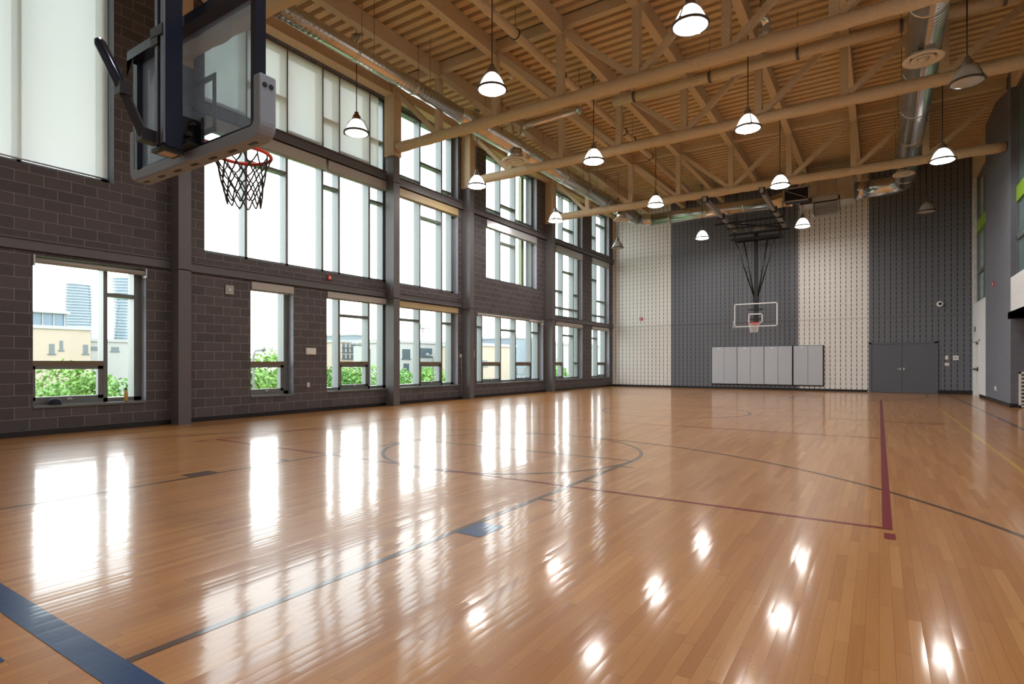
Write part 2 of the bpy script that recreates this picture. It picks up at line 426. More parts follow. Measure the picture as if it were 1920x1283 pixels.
for yb, sg in ((YB0, 1), (YB1, -1)):
    ft = yb+sg*5.83
    for x in (CX-1.83, CX+1.83):
        a, b = sorted((yb, ft)); fquad(x-.025, x+.025, a, b, BK)
        out = -1 if x < CX else 1
        for k in (3.45, 4.4, 5.4):
            y = yb+sg*k; a, b = sorted((x, x+out*.19)); fquad(a, b, y-.025, y+.025, BK)
        y = yb+sg*2.38; a, b = sorted((x+out*.02, x+out*.24)); fquad(a, b, y-.16, y+.16, BL if (x > CX) else BK)
    fquad(CX-1.83, CX+1.83, ft-.025, ft+.025, BK)
    farc(CX, ft, 1.83, .05, 0, 360, BK, 96)
    cy = yb+sg*1.62
    if sg > 0: farc(CX-.03, cy, 6.03, .05, 0, 180, BK, 120)
    else: farc(CX-.03, cy, 6.03, .05, 180, 360, BK, 120)
    for x in (CX-6.06, CX+6.0):
        a, b = sorted((yb, cy)); fquad(x-.025, x+.025, a, b, BK)
fquad(-11.25, 2.31, .98, 1.11, BL); fquad(-11.25, 2.31, YB1, YB1+.06, BK)        # end lines
fquad(-3.6, -3.07, .76, .83, BL)
fquad(.02, .085, 5.09, 22.95, RD); fquad(-9.1, -9.04, 5.09, 22.95, RD)           # volleyball court
for y in (5.12, 11.2, 16.9, 22.92): fquad(-9.1, .05, y-.025, y+.025, RD)
fquad(.03, .10, 4.82, 4.98, RD); fquad(-9.12, -9.05, 4.82, 4.98, RD)
fquad(.1, 1.1, 14.32, 14.37, RD)
fquad(1.36, 1.41, 7.6, 19.5, YE)
struct('floor', fl, ['floor', 'line_black', 'line_red', 'line_blue', 'line_yellow'], 'glossy maple strip floor with painted court lines')

# ceiling: fluted steel deck
dk = MB(); ys = []; y = YN-.2
vs = []; x0, x1 = -12.6, 6.6
prof = []
while y < YF+.4:
    prof += [(y, ZD), (y+.16, ZD), (y+.175, ZD+.14), (y+.285, ZD+.14)]; y += .30
for (yy, zz) in prof: vs += [(x0, yy, zz), (x1, yy, zz)]
fs = [(2*i, 2*i+1, 2*i+3, 2*i+2) for i in range(len(prof)-1)]
dk.add(vs, fs, 0); dk.box(x0, x1, YN-.2, YF+.4, ZD+.18, ZD+.36)
struct('ceiling', dk, 'deck', 'tan fluted roof deck')

# window wall -------------------------------------------------------
XG = -12.35          # inner face of the frames
openings = [  # y0,y1,z0,z1
    (3.65, 5.43, .5, 3.1), (7.65, 8.78, .48, 3.13), (9.79, 12.1, .5, 3.13), (12.35, 15.29, .5, 3.13), (16.38, 21.17, .5, 3.1), (22.3, 25.02, .5, 3.13), (26.09, 28.3, .5, 3.1),
    (6.59, 12.1, 3.63, 6.5), (12.3, 15.3, 3.63, 6.5), (16.96, 20.63, 4.38, 6.5), (22.3, 25.02, 3.35, 6.5), (26.1, 28.25, 3.3, 6.6),
    (-1.2, 4.87, 4.64, 9.05), (6.59, 12.1, 6.82, 9.05), (12.3, 15.3, 6.82, 9.05), (16.96, 20.63, 6.82, 9.1), (22.3, 25.02, 6.8, 9.1), (26.1, 28.25, 6.98, 9.1)]
def wall_cells(mb, ops, a0, a1, z0, z1, xin, xout, m=0):
    ya = sorted({a0, a1} | {o[0] for o in ops} | {o[1] for o in ops}); za = sorted({z0, z1} | {o[2] for o in ops} | {o[3] for o in ops})
    def solid(i, k):
        if i < 0 or k < 0 or i >= len(ya)-1 or k >= len(za)-1: return None
        yc = (ya[i]+ya[i+1])/2; zc = (za[k]+za[k+1])/2
        return not any(o[0] < yc < o[1] and o[2] < zc < o[3] for o in ops)
    for i in range(len(ya)-1):
        for k in range(len(za)-1):
            if not solid(i, k): continue
            y0, y1, zz0, zz1 = ya[i], ya[i+1], za[k], za[k+1]
            mb.add([(xin,y0,zz0),(xin,y1,zz0),(xin,y1,zz1),(xin,y0,zz1)], [(0,1,2,3)], m)
            mb.add([(xout,y0,zz0),(xout,y1,zz0),(xout,y1,zz1),(xout,y0,zz1)], [(3,2,1,0)], m)
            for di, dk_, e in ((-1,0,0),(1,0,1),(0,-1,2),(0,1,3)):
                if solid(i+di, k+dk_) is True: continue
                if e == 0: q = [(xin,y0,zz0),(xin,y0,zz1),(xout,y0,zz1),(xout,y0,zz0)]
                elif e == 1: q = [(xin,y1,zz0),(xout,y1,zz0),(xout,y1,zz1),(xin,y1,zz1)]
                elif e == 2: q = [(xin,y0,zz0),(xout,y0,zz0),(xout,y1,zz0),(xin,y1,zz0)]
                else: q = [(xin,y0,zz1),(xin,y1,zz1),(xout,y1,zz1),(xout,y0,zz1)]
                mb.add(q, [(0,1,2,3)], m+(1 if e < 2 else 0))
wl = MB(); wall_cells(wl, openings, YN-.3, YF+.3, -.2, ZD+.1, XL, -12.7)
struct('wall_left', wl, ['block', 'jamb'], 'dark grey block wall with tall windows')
bb = MB().box(XL, XL+.02, YN, YF, 0, .1); struct('baseboard_left', bb, 'base', 'black baseboard under the windows')

# far wall
fw = MB()
bands = [(-12.15, -8.95, 0), (-8.95, -3.09, 1), (-3.09, -.37, 0), (-.37, 3.5, 1)]
for a, b, m in bands:
    fw.add([(a,YF,0),(b,YF,0),(b,YF,ZD+.1),(a,YF,ZD+.1)], [(0,1,2,3)], m)
    for z in (3.2, 6.75): fw.box(a, b, YF-.012, YF+.01, z-.02, z+.02, 2+m)
fw.box(-12.7, 6.6, YF+.02, YF+.3, -.2, ZD+.1, 1)
struct('wall_far', fw, ['white_slot', 'dark_slot', 'seam_w', 'seam_d'], 'far wall of white and charcoal slotted block bands')
bb = MB().box(XL+.02, -.42, YF-.02, YF, 0, .1).box(2.0, XR, YF-.06, YF, 0, .15); struct('baseboard_far', bb, 'base', 'black baseboard along the far wall')

# near wall behind the camera
nw = MB().box(-12.7, 6.6, YN-.3, YN, -.2, ZD+.1); struct('wall_near', nw, 'plain_white', 'plain wall behind the camera')

# right wall: charcoal pier, white bay with door, alcove nearer
rw = MB()
PY0, PY1 = 20.96, 25.42
rw.box(XR, XR+.45, PY0, PY1, 0, ZD+.1, 0)
rw.box(XR, XR+.4, PY1, YF, 2.12, 3.55, 1); rw.box(XR, XR+.4, 28.15, YF, 0, 2.12, 1); rw.box(XR, XR+.4, PY1, 26.8, 0, 2.12, 1)
rw.box(XR+.005, XR+.4, PY1, YF, 8.5, ZD+.1, 3); rw.box(XR, XR+.4, 28.4, YF, 3.55, 8.5, 1)
rw.box(XR, XR+.4, 15, PY0, 2.5, 3.65, 1); rw.box(XR+.005, XR+.4, YN, PY0, 9.0, ZD+.1, 3)
rw.box(XR, XR+.4, YN, 15, 2.5, 9.0, 1)
rw.box(XR, XR+.4, YN, 10, 0, 2.5, 1); rw.box(XR, 6.0, 9.6, 10, 0, 2.5, 1)
rw.box(5.6, 6.0, 10, PY0+.45, 0, 2.5, 1); rw.box(XR+.45, 6.0, PY0, PY0+.4, 0, 2.5, 2); rw.box(XR, 6.0, 10, PY0+.4, 2.5, 2.7, 1)
struct('wall_right', rw, ['gray_wall', 'white_wall', 'gray_return', 'fire'], 'right wall with charcoal pier, white bay and alcove')
bb = MB().box(XR-.02, XR, PY0, 26.75, 0, .11).box(XR-.02, XR+.15, PY0-.02, PY0, 0, .11); struct('baseboard_right', bb, 'base', 'black baseboard along the charcoal pier')

# ------------------------------------------------------------------ windows
wn_i = [0]
def window(y0, y1, z0, z1, muls=(), rails=(), vents=(), label='', sill=True, fin=None):
    """muls: centre lines; rails: (bay, z); vents: bay numbers that have an opening sash below z=1.25"""
    wn_i[0] += 1
    fr = MB(); D0, D1 = XG, XG-.25; fw_ = .075
    fr.box(D1, D0, y0, y0+fw_*.6, z0, z1); fr.box(D1, D0, y1-.13, y1, z0, z1)
    fr.box(D1, D0, y0, y1, z0, z0+.09); fr.box(D1, D0, y0, y1, z1-.07, z1)
    edges = [y0+fw_*.6]+[q for mcen in muls for q in (mcen-.035, mcen+.035)]+[y1-.13]
    bays = [(edges[2*i], edges[2*i+1]) for i in range(len(muls)+1)]
    for mcen in muls: fr.box(D1, D0, mcen-.035, mcen+.035, z0, z1)
    cuts = {i: [] for i in range(len(bays))}
    for b, z in rails:
        fr.box(D1+.03, D0-.012, bays[b][0], bays[b][1], z-.035, z+.035); cuts[b].append(z)
    for b in vents:
        fr.box(D1+.03, D0, bays[b][0], bays[b][1], 1.2, 1.29, 1); cuts[b].append(1.245)
    if sill: fr.box(D0, XL+.025, y0, y1, z0-.03, z0+.012)
    o = struct('window_%d' % wn_i[0], fr, ['alu', 'bronze'], label, origin=(XG, (y0+y1)/2, z0))
    for b, (a, c) in enumerate(bays):
        zs = [z0+.09]+sorted(cuts[b])+[z1-.07]
        for k in range(len(zs)-1):
            part('glass_pane', MB().box(XG-.13, XG-.122, a, c, zs[k]+(.03 if k else 0), zs[k+1]-.03), 'glass', o)
        if b in vents:
            sh = MB(); za, zb = z0+.09, 1.2
            for q in ((a, a+.05, za, zb), (c-.085, c, za, zb), (a, c, za, za+.06), (a, c, zb-.06, zb)): sh.box(XG-.1, XG-.005, *q)
            sv = part('vent_sash', sh, 'alu', o)
            h = MB(); ym = (a+c)/2
            h.box(XG-.01, XG+.03, ym-.04, ym+.04, z0+.09, z0+.12); h.tube([(XG+.02, ym, z0+.12), (XG+.035, ym+.01, z0+.17), (XG+.05, ym+.09, z0+.165)], .009, 6)
            part('crank_handle', h, 'alu_light', sv)
    if fin:
        part('colour_fin', MB().box(XG-.45, XG-.3, fin, fin+.2, z0, z1), 'glass_green', o, 'pale green glass fin')
    return o
window(3.65, 5.43, .5, 3.1, [4.81], [(1, 2.56)], [0], 'wide low window nearest the camera')
window(7.65, 8.78, .48, 3.13, [], [], [0], 'narrow low window right of the first column')
window(9.79, 12.1, .5, 3.13, [10.36, 11.43], [(1, 2.56)], [1], 'low window left of the second column')
window(12.35, 15.29, .5, 3.13, [13.58, 14.67], [(0, 2.6), (2, 2.6)], [1], 'low window between second and third columns')
window(16.38, 21.17, .5, 3.1, [16.96, 18.2, 19.27, 20.5], [(0, 2.58), (2, 2.55), (4, 2.55)], [1, 3], 'low five-light window right of third column')
window(22.3, 25.02, .5, 3.13, [23.36, 24.46], [(1, 2.55), (2, 1.25)], [0], 'low window right of fourth column')
window(26.09, 28.3, .5, 3.1, [27.2], [(0, 2.53)], [1], 'low window at the far corner')
MU1 = [7.66, 8.74, 9.81, 10.36, 11.45]
window(6.59, 12.1, 3.63, 6.5, MU1, [(1, 5.97), (3, 5.96), (5, 5.97)], [], 'big middle window between first and second columns', sill=False)
window(12.3, 15.3, 3.63, 6.5, [13.6, 14.67], [(1, 5.96)], [], 'middle window between second and third columns', sill=False)
window(16.96, 20.63, 4.38, 6.5, [18.18, 19.26], [(1, 5.95)], [], 'middle window right of third column', fin=20.2, sill=False)
window(22.3, 25.02, 3.35, 6.5, [23.35, 24.45], [(1, 5.53), (0, 4.56), (2, 4.54), (0, 3.8), (1, 3.8), (2, 3.8)], [], 'middle window right of fourth column', sill=False)
window(26.1, 28.25, 3.3, 6.6, [27.1], [(0, 5.55), (1, 4.5), (0, 3.72), (1, 3.72)], [], 'middle window at the far corner', sill=False)
window(-1.2, 4.87, 4.64, 9.05, [.3, 1.9, 3.52], [], [], 'high window nearest the camera behind a shade', sill=False)
window(6.59, 12.1, 6.82, 9.05, MU1, [(0, 7.03), (1, 7.8), (2, 7.03), (3, 7.75), (4, 7.03), (5, 7.78)], [], 'high window between first and second columns', sill=False)
window(12.3, 15.3, 6.82, 9.05, [13.6, 14.67], [(0, 7.03), (1, 7.7), (2, 7.08)], [], 'high window between second and third columns', sill=False)
window(16.96, 20.63, 6.82, 9.1, [18.18, 19.26], [(0, 7.07), (1, 7.42), (2, 7.05)], [], 'high window right of third column', fin=20.2, sill=False)
window(22.3, 25.02, 6.8, 9.1, [23.35, 24.45], [(0, 8.2), (1, 7.55)], [], 'high window right of fourth column', sill=False)
window(26.1, 28.25, 6.98, 9.1, [27.0], [(0, 7.75), (1, 8.5)], [], 'high window at the far corner', sill=False)

# right-hand interior windows
def iwindow(y0, y1, z0, z1, x, muls, rails, label, lime=None):
    wn_i[0] += 1; fr = MB()
    fr.box(x-.02, x+.1, y0, y0+.08, z0, z1); fr.box(x-.02, x+.1, y1-.08, y1, z0, z1); fr.box(x-.02, x+.1, y0, y1, z0, z0+.08); fr.box(x-.02, x+.1, y0, y1, z1-.08, z1)
    for m_ in muls: fr.box(x-.02, x+.1, m_-.05, m_+.05, z0, z1)
    for z in rails: fr.box(x-.02, x+.1, y0, y1, z-.06, z+.06)
    o = struct('window_%d' % wn_i[0], fr, 'alu', label, origin=(x, (y0+y1)/2, z0))
    ed = [y0+.08]+[q for m_ in muls for q in (m_-.05, m_+.05)]+[y1-.08]; zz = [z0+.08]+[q for r in rails for q in (r-.06, r+.06)]+[z1-.08]
    for i in range(0, len(ed), 2):
        for k in range(0, len(zz), 2): part('glass_pane', MB().box(x+.03, x+.05, ed[i], ed[i+1], zz[k], zz[k+1]), 'teal', o)
    if lime: part('lime_band', MB().box(x-.03, x+.03, y0+.05, y1-.05, lime, lime+.42), 'lime', o, 'lime green band')
    return o
iwindow(PY1, 28.4, 3.55, 8.5, XR+.12, [26.3], [4.75], 'teal interior window above the white bay', lime=6.3)
iwindow(15, PY0, 3.65, 9.0, XR+.14, [18.5], [4.75], 'teal interior window above the alcove', lime=5.75)

# ------------------------------------------------------------------ doors
d = MB(); x0, x1 = -.31, 1.92
d.box(x0-.07, x0+.03, YF-.05, YF, 0, 2.12).box(x1-.03, x1+.09, YF-.05, YF, 0, 2.12).box(x0-.07, x1+.09, YF-.05, YF, 2.06, 2.14)
do = struct('door_1', d, 'door', 'slate grey double door in the far wall', origin=((x0+x1)/2, YF, 0))
xm = (x0+x1)/2
for a, b, hx in ((x0+.03, xm-.004, xm-.06), (xm+.004, x1-.03, xm+.06)):
    lf = part('door_leaf', MB().box(a, b, YF-.03, YF-.002, .01, 2.06), 'door', do)
    hd = MB().box(hx-.03, hx+.03, YF-.045, YF-.03, .95, 1.05); s_ = -1 if hx < xm else 1
    hd.tube([(hx, YF-.05, 1.0), (hx, YF-.08, 1.0), (hx+s_*.11, YF-.08, 1.0)], .013, 8)
    part('door_handle', hd, 'alu_light', lf, 'steel lever handle')
d = MB().box(XR-.03, XR+.06, 26.8, 26.86, 0, 2.12).box(XR-.03, XR+.06, 28.09, 28.15, 0, 2.12).box(XR-.03, XR+.06, 26.8, 28.15, 2.06, 2.12)
do = struct('door_2', d, 'white', 'white door in the white bay of the right wall', origin=(XR, 27.5, 0))
lf = part('door_leaf', MB().box(XR, XR+.05, 26.86, 28.09, .01, 2.06), 'plain_white', do)
part('push_bar', MB().box(XR-.07, XR-.03, 26.95, 28.0, .98, 1.05).box(XR-.05, XR, 26.95, 27.05, .94, 1.1), 'ring', lf, 'dark push bar')
part('door_closer', MB().box(XR-.06, XR, 26.95, 27.25, 1.95, 2.02).bar((XR-.05, 27.1, 2.03), (XR-.2, 27.5, 2.05), .03, .02), 'ring', lf, 'dark door closer')

# ------------------------------------------------------------------ columns and beams
COLY = [6.0, 12.0, 15.63, 21.5]
cn = ['first dark steel column from the left on the window wall', 'second dark steel column from the left, at the right edge of the big window',
      'third dark steel column from the left, with the pull cord box beside it', 'fourth dark steel column from the left on the window wall']
for y, lab in zip(COLY, cn):
    t = thing('steel_column', (-11.98, y, 0), lab, 'column', 'columns on the window wall')
    c = MB(); x0, x1 = XL+.005, -11.8; hw = .125
    c.box(x0, x1-.02, y-hw+.02, y+hw-.02, 0, 7.3).box(x1-.02, x1, y-hw, y+hw, .0, 7.3)
    c.box(x0, x1, y-hw, y+hw, 3.13, 3.15).box(x0, x1, y-hw, y+hw, 6.5, 6.52)
    part('shaft', c, 'steel', t)
    u = MB().box(x0, x1+.03, y-hw-.03, y+hw+.03, 7.28, ZD)
    u.bar((x1-.02, y-hw-.035, 8.1), (x1-.02, y+hw+.035, 8.1), .09, .03)
    part('fireproofed_top', u, 'fire', t, 'tan sprayed column top')
def beam(y0, y1, z0, z1, lab, name='steel_beam', depth=.06, mat='steel', x=XL+.002, flange=True):
    b = MB(); b.box(x, x+depth*.45, y0, y1, z0, z1)
    if flange: b.box(x, x+depth, y0, y1, z0, z0+.025); b.box(x, x+depth, y0, y1, z1-.025, z1)
    o = b.build(name, mat); return tag(o, lab, 'beam', 'steel beams across the window wall')
HW = .14
for y0, y1, z0, z1, lab in [
    (YN, 6.0-HW, 3.17, 3.37, 'low steel beam above the window nearest the camera'),
    (6.0+HW, 12.0-HW, 3.17, 3.37, 'low steel beam under the big middle window'),
    (12.0+HW, 15.63-HW, 3.17, 3.37, 'low steel beam between second and third columns'),
    (21.5+HW, YF-.02, 3.14, 3.33, 'low steel beam running from fourth column to far corner'),
    (6.0+HW, 12.0-HW, 6.6, 6.84, 'high steel beam under the row of pale shades'),
    (12.0+HW, 15.63-HW, 6.56, 6.82, 'high steel beam between second and third columns'),
    (15.63+HW, 21.5-HW, 6.58, 6.8, 'high steel beam between third and fourth columns'),
    (21.5+HW, YF-.02, 6.6, 6.8, 'high steel beam running from fourth column to far corner')]:
    beam(y0, y1, z0, z1, lab, depth=.12 if z0 > 6 else .07)
e = MB().box(XL, XL+.25, YN, YF, 9.1, ZD).box(XL, XL+.32, YN, YF, 9.06, 9.11)
tag(e.build('eave_beam', 'fire'), 'tan sprayed beam along the top of the window wall', 'beam')

# ------------------------------------------------------------------ roof trusses and purlins
NODES = [-4.5+1.9*k for k in range(-4, 5)]
ZC = 7.52; ZP = 9.1
def chord(p, q, r, n=10, seg=70, jit=.012):
    P = []; R = []
    for i in range(seg+1):
        f = i/seg; P.append(Vector(p).lerp(Vector(q), f)+Vector((0, random.uniform(-jit, jit)*.5, random.uniform(-jit, jit)*.5))); R.append(r+random.uniform(-jit, jit))
    return MB().tube(P, R, n, sy=1.0)
tl = ['tan roof truss nearest the camera, passing behind the near backboard', 'tan roof truss with its left end on the second column',
      'tan roof truss with its left end on the third column', 'tan roof truss farthest from the camera, just before the far hoop frame']
for y, lab in zip(COLY, tl):
    t = thing('roof_truss', (-4.5, y, ZC), lab, 'truss', 'roof trusses')
    xe = XR-.02
    part('bottom_chord', chord((-11.8, y, ZC), (xe, y, ZC), .145), 'fire', t)
    part('top_chord', MB().box(-12.0, xe, y-.09, y+.09, ZD-.26, ZD-.005), 'fire', t)
    for x in NODES[1:-1]:
        part('web_vertical', MB().bar((x, y, ZC+.1), (x, y, ZD-.2), .17, .17), 'fire', t)
    for k in range(len(NODES)-1):
        a, b = NODES[k], NODES[k+1]
        if b <= -4.4: p, q = (a+.1, y, ZP+.05), (b-.1, y, ZC+.12)
        else: p, q = (a+.1, y, ZC+.12), (b-.1, y, ZP+.05)
        if k == 0: p = (-11.8, y, ZP+.05)
        if k == len(NODES)-2: q = (xe, y, ZP+.05)
        part('web_diagonal', MB().bar(p, q, .13, .13), 'fire', t)
ordn = ['first', 'second', 'third', 'fourth', 'fifth', 'sixth', 'seventh']
for i, x in enumerate(NODES[1:-1]):
    b = MB().box(x-.095, x+.095, YN, YF, ZP, ZD-.01)
    tag(b.build('roof_purlin', 'fire'), 'long tan roof beam running to the far wall, %s from the window side' % ordn[i], 'roof beam', 'roof beams running lengthwise')

# ------------------------------------------------------------------ pendant lights
def make_pendant(state, socket):
    t = thing('pendant_light', (0, 0, 0), 'pendant', 'pendant light', 'pendant lights')
    zb = 6.83
    part('stem', MB().tube([(0,0,7.3),(0,0,9.2)], .012, 8), 'cord', t)
    cn_ = MB().lathe([(.012,9.12),(.06,9.14),(.075,9.2),(.075,9.26),(.02,9.27)], n=16)
    cn_.tube([(0,0,9.26),(0,0,ZD)], .012, 6).box(-.12, .12, -.012, .012, 9.24, 9.27)
    part('canopy', cn_, 'socket', t)
    part('socket_cap', MB().lathe([(.095,7.16),(.095,7.2),(.085,7.21),(.085,7.28),(.05,7.31),(.05,7.36),(.012,7.38)], n=20), socket, t)
    sm = {'on': 'shade_on', 'dim': 'shade_dim', 'off': 'shade_off'}[state]; lm = {'on': 'lens_on', 'dim': 'lens_dim', 'off': 'shade_off'}[state]
    part('glass_shade', MB().lathe([(.28,zb+.03),(.255,zb+.10),(.22,zb+.18),(.18,zb+.255),(.135,zb+.31),(.095,zb+.345)], n=32), sm, t)
    part('lens', MB().lathe([(.275,zb+.015),(.25,zb+.0),(.16,zb-.018),(.06,zb-.026),(.001,zb-.028)], n=32), lm, t)
    ring = [(math.cos(2*PI*i/32)*.287, math.sin(2*PI*i/32)*.287, zb+.03) for i in range(32)]
    part('ring', MB().tube(ring, .024, 8, closed=True), 'lamp_ring_dark', t)
    bw = MB()
    for s_ in (-1, 1):
        bw.tube([(s_*.3,0,zb+.03),(s_*.29,0,zb+.1),(s_*.2,0,zb+.3),(s_*.11,0,7.2),(s_*.09,0,7.26)], .008, 6)
        bw.box(s_*.3-.02, s_*.3+.02, -.015, .015, zb+.0, zb+.06)
    part('bail_wire', bw, 'ring', t)
    return t
on = make_pendant('on', 'socket'); dim = make_pendant('dim', 'copper'); off = make_pendant('off', 'socket')
PX = [-10.68, -6.65, -2.63, 1.47]; PY = [9.49, 14.4, 19.6, 25.9, 2.4]  # last row is out of view, added to brighten the hall
where = ['nearest row', 'second row', 'third row', 'farthest row', 'added unseen row']
side = ['beside the windows', 'left of centre', 'right of centre', 'beside the right wall']
used = {'on': False, 'dim': False, 'off': False}
for r in range(5):
    for c in range(4):
        if (r, c) == (4, 0): continue
        st = 'dim' if (r, c) == (0, 0) else ('off' if (r, c) in ((1, 3), (3, 0), (3, 3)) else 'on')
        src = {'on': on, 'dim': dim, 'off': off}[st]
        o = src if not used[st] else copy_tree(src); used[st] = True
        o.location = (PX[c], PY[r], 0); o.rotation_euler = (0, 0, .5+r*.7+c*.4)
        o['label'] = '%s pendant light hanging in the %s from camera, %s' % ({'on': 'lit white', 'dim': 'dim copper-capped', 'off': 'unlit grey'}[st], where[r], side[c])

# ------------------------------------------------------------------ ducts and pipes
def arc3(c, r, u, v, a0, a1, n=10):
    c, u, v = Vector(c), Vector(u), Vector(v)
    return [c+u*(r*math.cos(math.radians(a0+(a1-a0)*i/n)))+v*(r*math.sin(math.radians(a0+(a1-a0)*i/n))) for i in range(n+1)]
XD = -9.75; ZDU = 8.15; XD2 = .81; YD = 26.5
def bands(t, x, ya, r, z=ZDU, ax='Y'):
    for y in ya:
        mb = MB()
        if ax == 'Y': mb.tube([(x, y-.03, z), (x, y+.03, z)], r+.012, 28)
        else: mb.tube([(y-.03, x, z), (y+.03, x, z)], r+.012, 28)
        part('joint_band', mb, 'duct', t)
t = thing('air_duct', (XD, 16, ZDU), 'long round galvanised duct running above the windows', 'duct')
part('slim_run', MB().tube([(XD, 6.7, ZDU), (XD, 12.35, ZDU)], .19, 28), 'duct', t)
part('reducer', MB().tube([(XD, 12.3, ZDU), (XD, 12.9, ZDU)], [.19, .29], 28), 'duct', t)
p = [(XD, 12.9, ZDU), (XD, YD-.6, ZDU)]+arc3((XD+.6, YD-.6, ZDU), .6, (-1,0,0), (0,1,0), 0, 90)
part('wide_run', MB().tube(p, .29, 28), 'duct', t)
bands(t, XD, [8.6, 10.5], .19); bands(t, XD, [13.0, 16.5, 18.4, 20.3, 22.2, 25.3], .29)
for y in (9.0, 10.9, 14.0, 17.5, 20.8, 23.0):
    rr = .19 if y < 12.4 else .29
    part('hanger', MB().tube([(XD-rr-.01, y, ZDU), (XD-rr-.01, y, ZD)], .006, 6).tube([(XD+rr+.01, y, ZDU), (XD+rr+.01, y, ZD)], .006, 6), 'ring', t)
t = thing('air_duct', (-6.5, YD, ZDU), 'round galvanised duct running along the far wall to the air box', 'duct')
part('run', MB().tube([(-9.12, YD, ZDU), (-3.9, YD, ZDU)], .28, 28), 'duct', t)
part('transition', MB().tube([(-3.9, YD, ZDU), (-3.4, YD, ZDU+.08), (-3.1, YD, ZDU+.1)], [.28, .33, .38], 4, sm=False), 'duct', t)
bands(t, YD, [-8.3, -6.6, -5.0, -3.95], .28, ax='X')
t = thing('air_handling_box', (-1.8, YD, 7.75), 'square galvanised air box hanging at the far wall', 'air box')
part('casing', MB().box(-2.75, -.85, YD-.4, YD+.5, 7.78, 8.95).box(-3.0, -2.75, YD-.27, YD+.27, 7.98, 8.52), 'duct', t)
b = MB()
for x in (-2.75, -2.1, -1.45, -.85): b.box(x-.02, x+.02, YD-.42, YD+.5, 7.76, 8.97)
part('seam_ribs', b, 'alu_light', t)
rg = MB(); rg.box(-2.2, -1.3, 25.25, 25.9, 7.62, 7.8)
for k in range(4):
    z = 7.2+.12*k; rg.add([(-2.2,25.25,z),(-1.33,25.25,z),(-1.33,25.5,z+.07),(-2.2,25.5,z+.07)], [(0,1,2,3),(3,2,1,0)])
rg.box(-2.22, -2.19, 25.25, 25.9, 7.15, 7.8); rg.box(-1.33, -1.3, 25.25, 25.9, 7.15, 7.8); rg.box(-2.2, -1.3, 25.85, 25.9, 7.15, 7.8)
part('louvre_register', rg, 'alu_light', t)
t = thing('air_grille_box', (-2.76, 25.2, 7.7), 'black framed grille box beside the lit pendant at the far wall', 'air grille')
part('box', MB().box(-3.2, -2.32, 25.0, 25.5, 7.72, 8.2), 'dark', t)
f = MB()
for q in ((-3.24, -3.18, 7.68, 8.24), (-2.34, -2.28, 7.68, 8.24), (-3.24, -2.28, 7.68, 7.73), (-3.24, -2.28, 8.19, 8.24)): f.box(q[0], q[1], 24.96, 25.0, q[2], q[3])
f.bar((-3.15, 24.99, 8.15), (-2.4, 24.99, 7.78), .04, .02)
part('frame', f, 'plate_grey', t)
part('hanger', MB().tube([(-2.76, 25.25, 8.2), (-2.76, 25.25, ZD)], .01, 6), 'ring', t)
t = thing('air_duct', (XD2, 14, ZDU), 'big round spiral duct running along the right side of the roof', 'duct')
p = [(XD2, YN+.3, ZDU), (XD2, YD-.55, ZDU)]+arc3((XD2-.55, YD-.55, ZDU), .55, (1,0,0), (0,1,0), 0, 90)+[(-.35, YD, ZDU)]
part('run', MB().tube(p, .33, 32), 'duct', t)
part('transition', MB().tube([(-.35, YD, ZDU), (-.80, YD, ZDU)], [.3, .36], 20), 'duct', t)
bands(t, XD2, [6.9, 8.7, 10.5, 13.3, 16.3, 18.6, 20.9, 23.0, 25.2], .33)
for y in (5, 8, 11, 17, 20, 23): part('hanger', MB().tube([(XD2-.345, y, ZDU), (XD2-.345, y, ZD)], .008, 6).tube([(XD2+.345, y, ZDU), (XD2+.345, y, ZD)], .008, 6), 'ring', t)
def diffuser(x, y, z, r, top, label):
    t = thing('ceiling_diffuser', (x, y, z), label, 'diffuser', 'round air diffusers')
    part('neck', MB().tube([(x, y, z+.02), (x, y, top)], r*.55, 24), 'duct', t)
    q = MB().lathe([(r*.6, .12), (r*.82, .05), (r, 0), (r*.98, -.02), (r*.74, -.01), (r*.6, .05)], (x, y, z), 40); part('outer_cone', q, 'diff', t)
    q = MB().lathe([(r*.3, .09), (r*.58, -.015), (r*.56, -.03), (r*.4, -.02), (r*.28, .03)], (x, y, z), 32); part('inner_cone', q, 'diff', t)
    q = MB().lathe([(r*.001, .05), (r*.2, .02), (r*.27, -.03), (r*.001, -.04)], (x, y, z), 24); part('centre_plate', q, 'diff', t)
    part('void', MB().disc((x, y, z+.075), r*.62, 24), 'dark', t)
diffuser(XD+.15, 14.95, 7.6, .42, 7.95, 'round diffuser under the long window-side duct, above the third column')
diffuser(XD+.15, 23.7, 7.62, .36, 7.95, 'round diffuser at the far end of the window-side duct')
diffuser(XD2-.02, 14.9, 7.74, .38, 7.95, 'large round diffuser under the right-hand spiral duct near the unlit pendant')
diffuser(XD2-.1, 23.6, 7.74, .33, 7.95, 'round diffuser under the right-hand spiral duct close to the far wall')
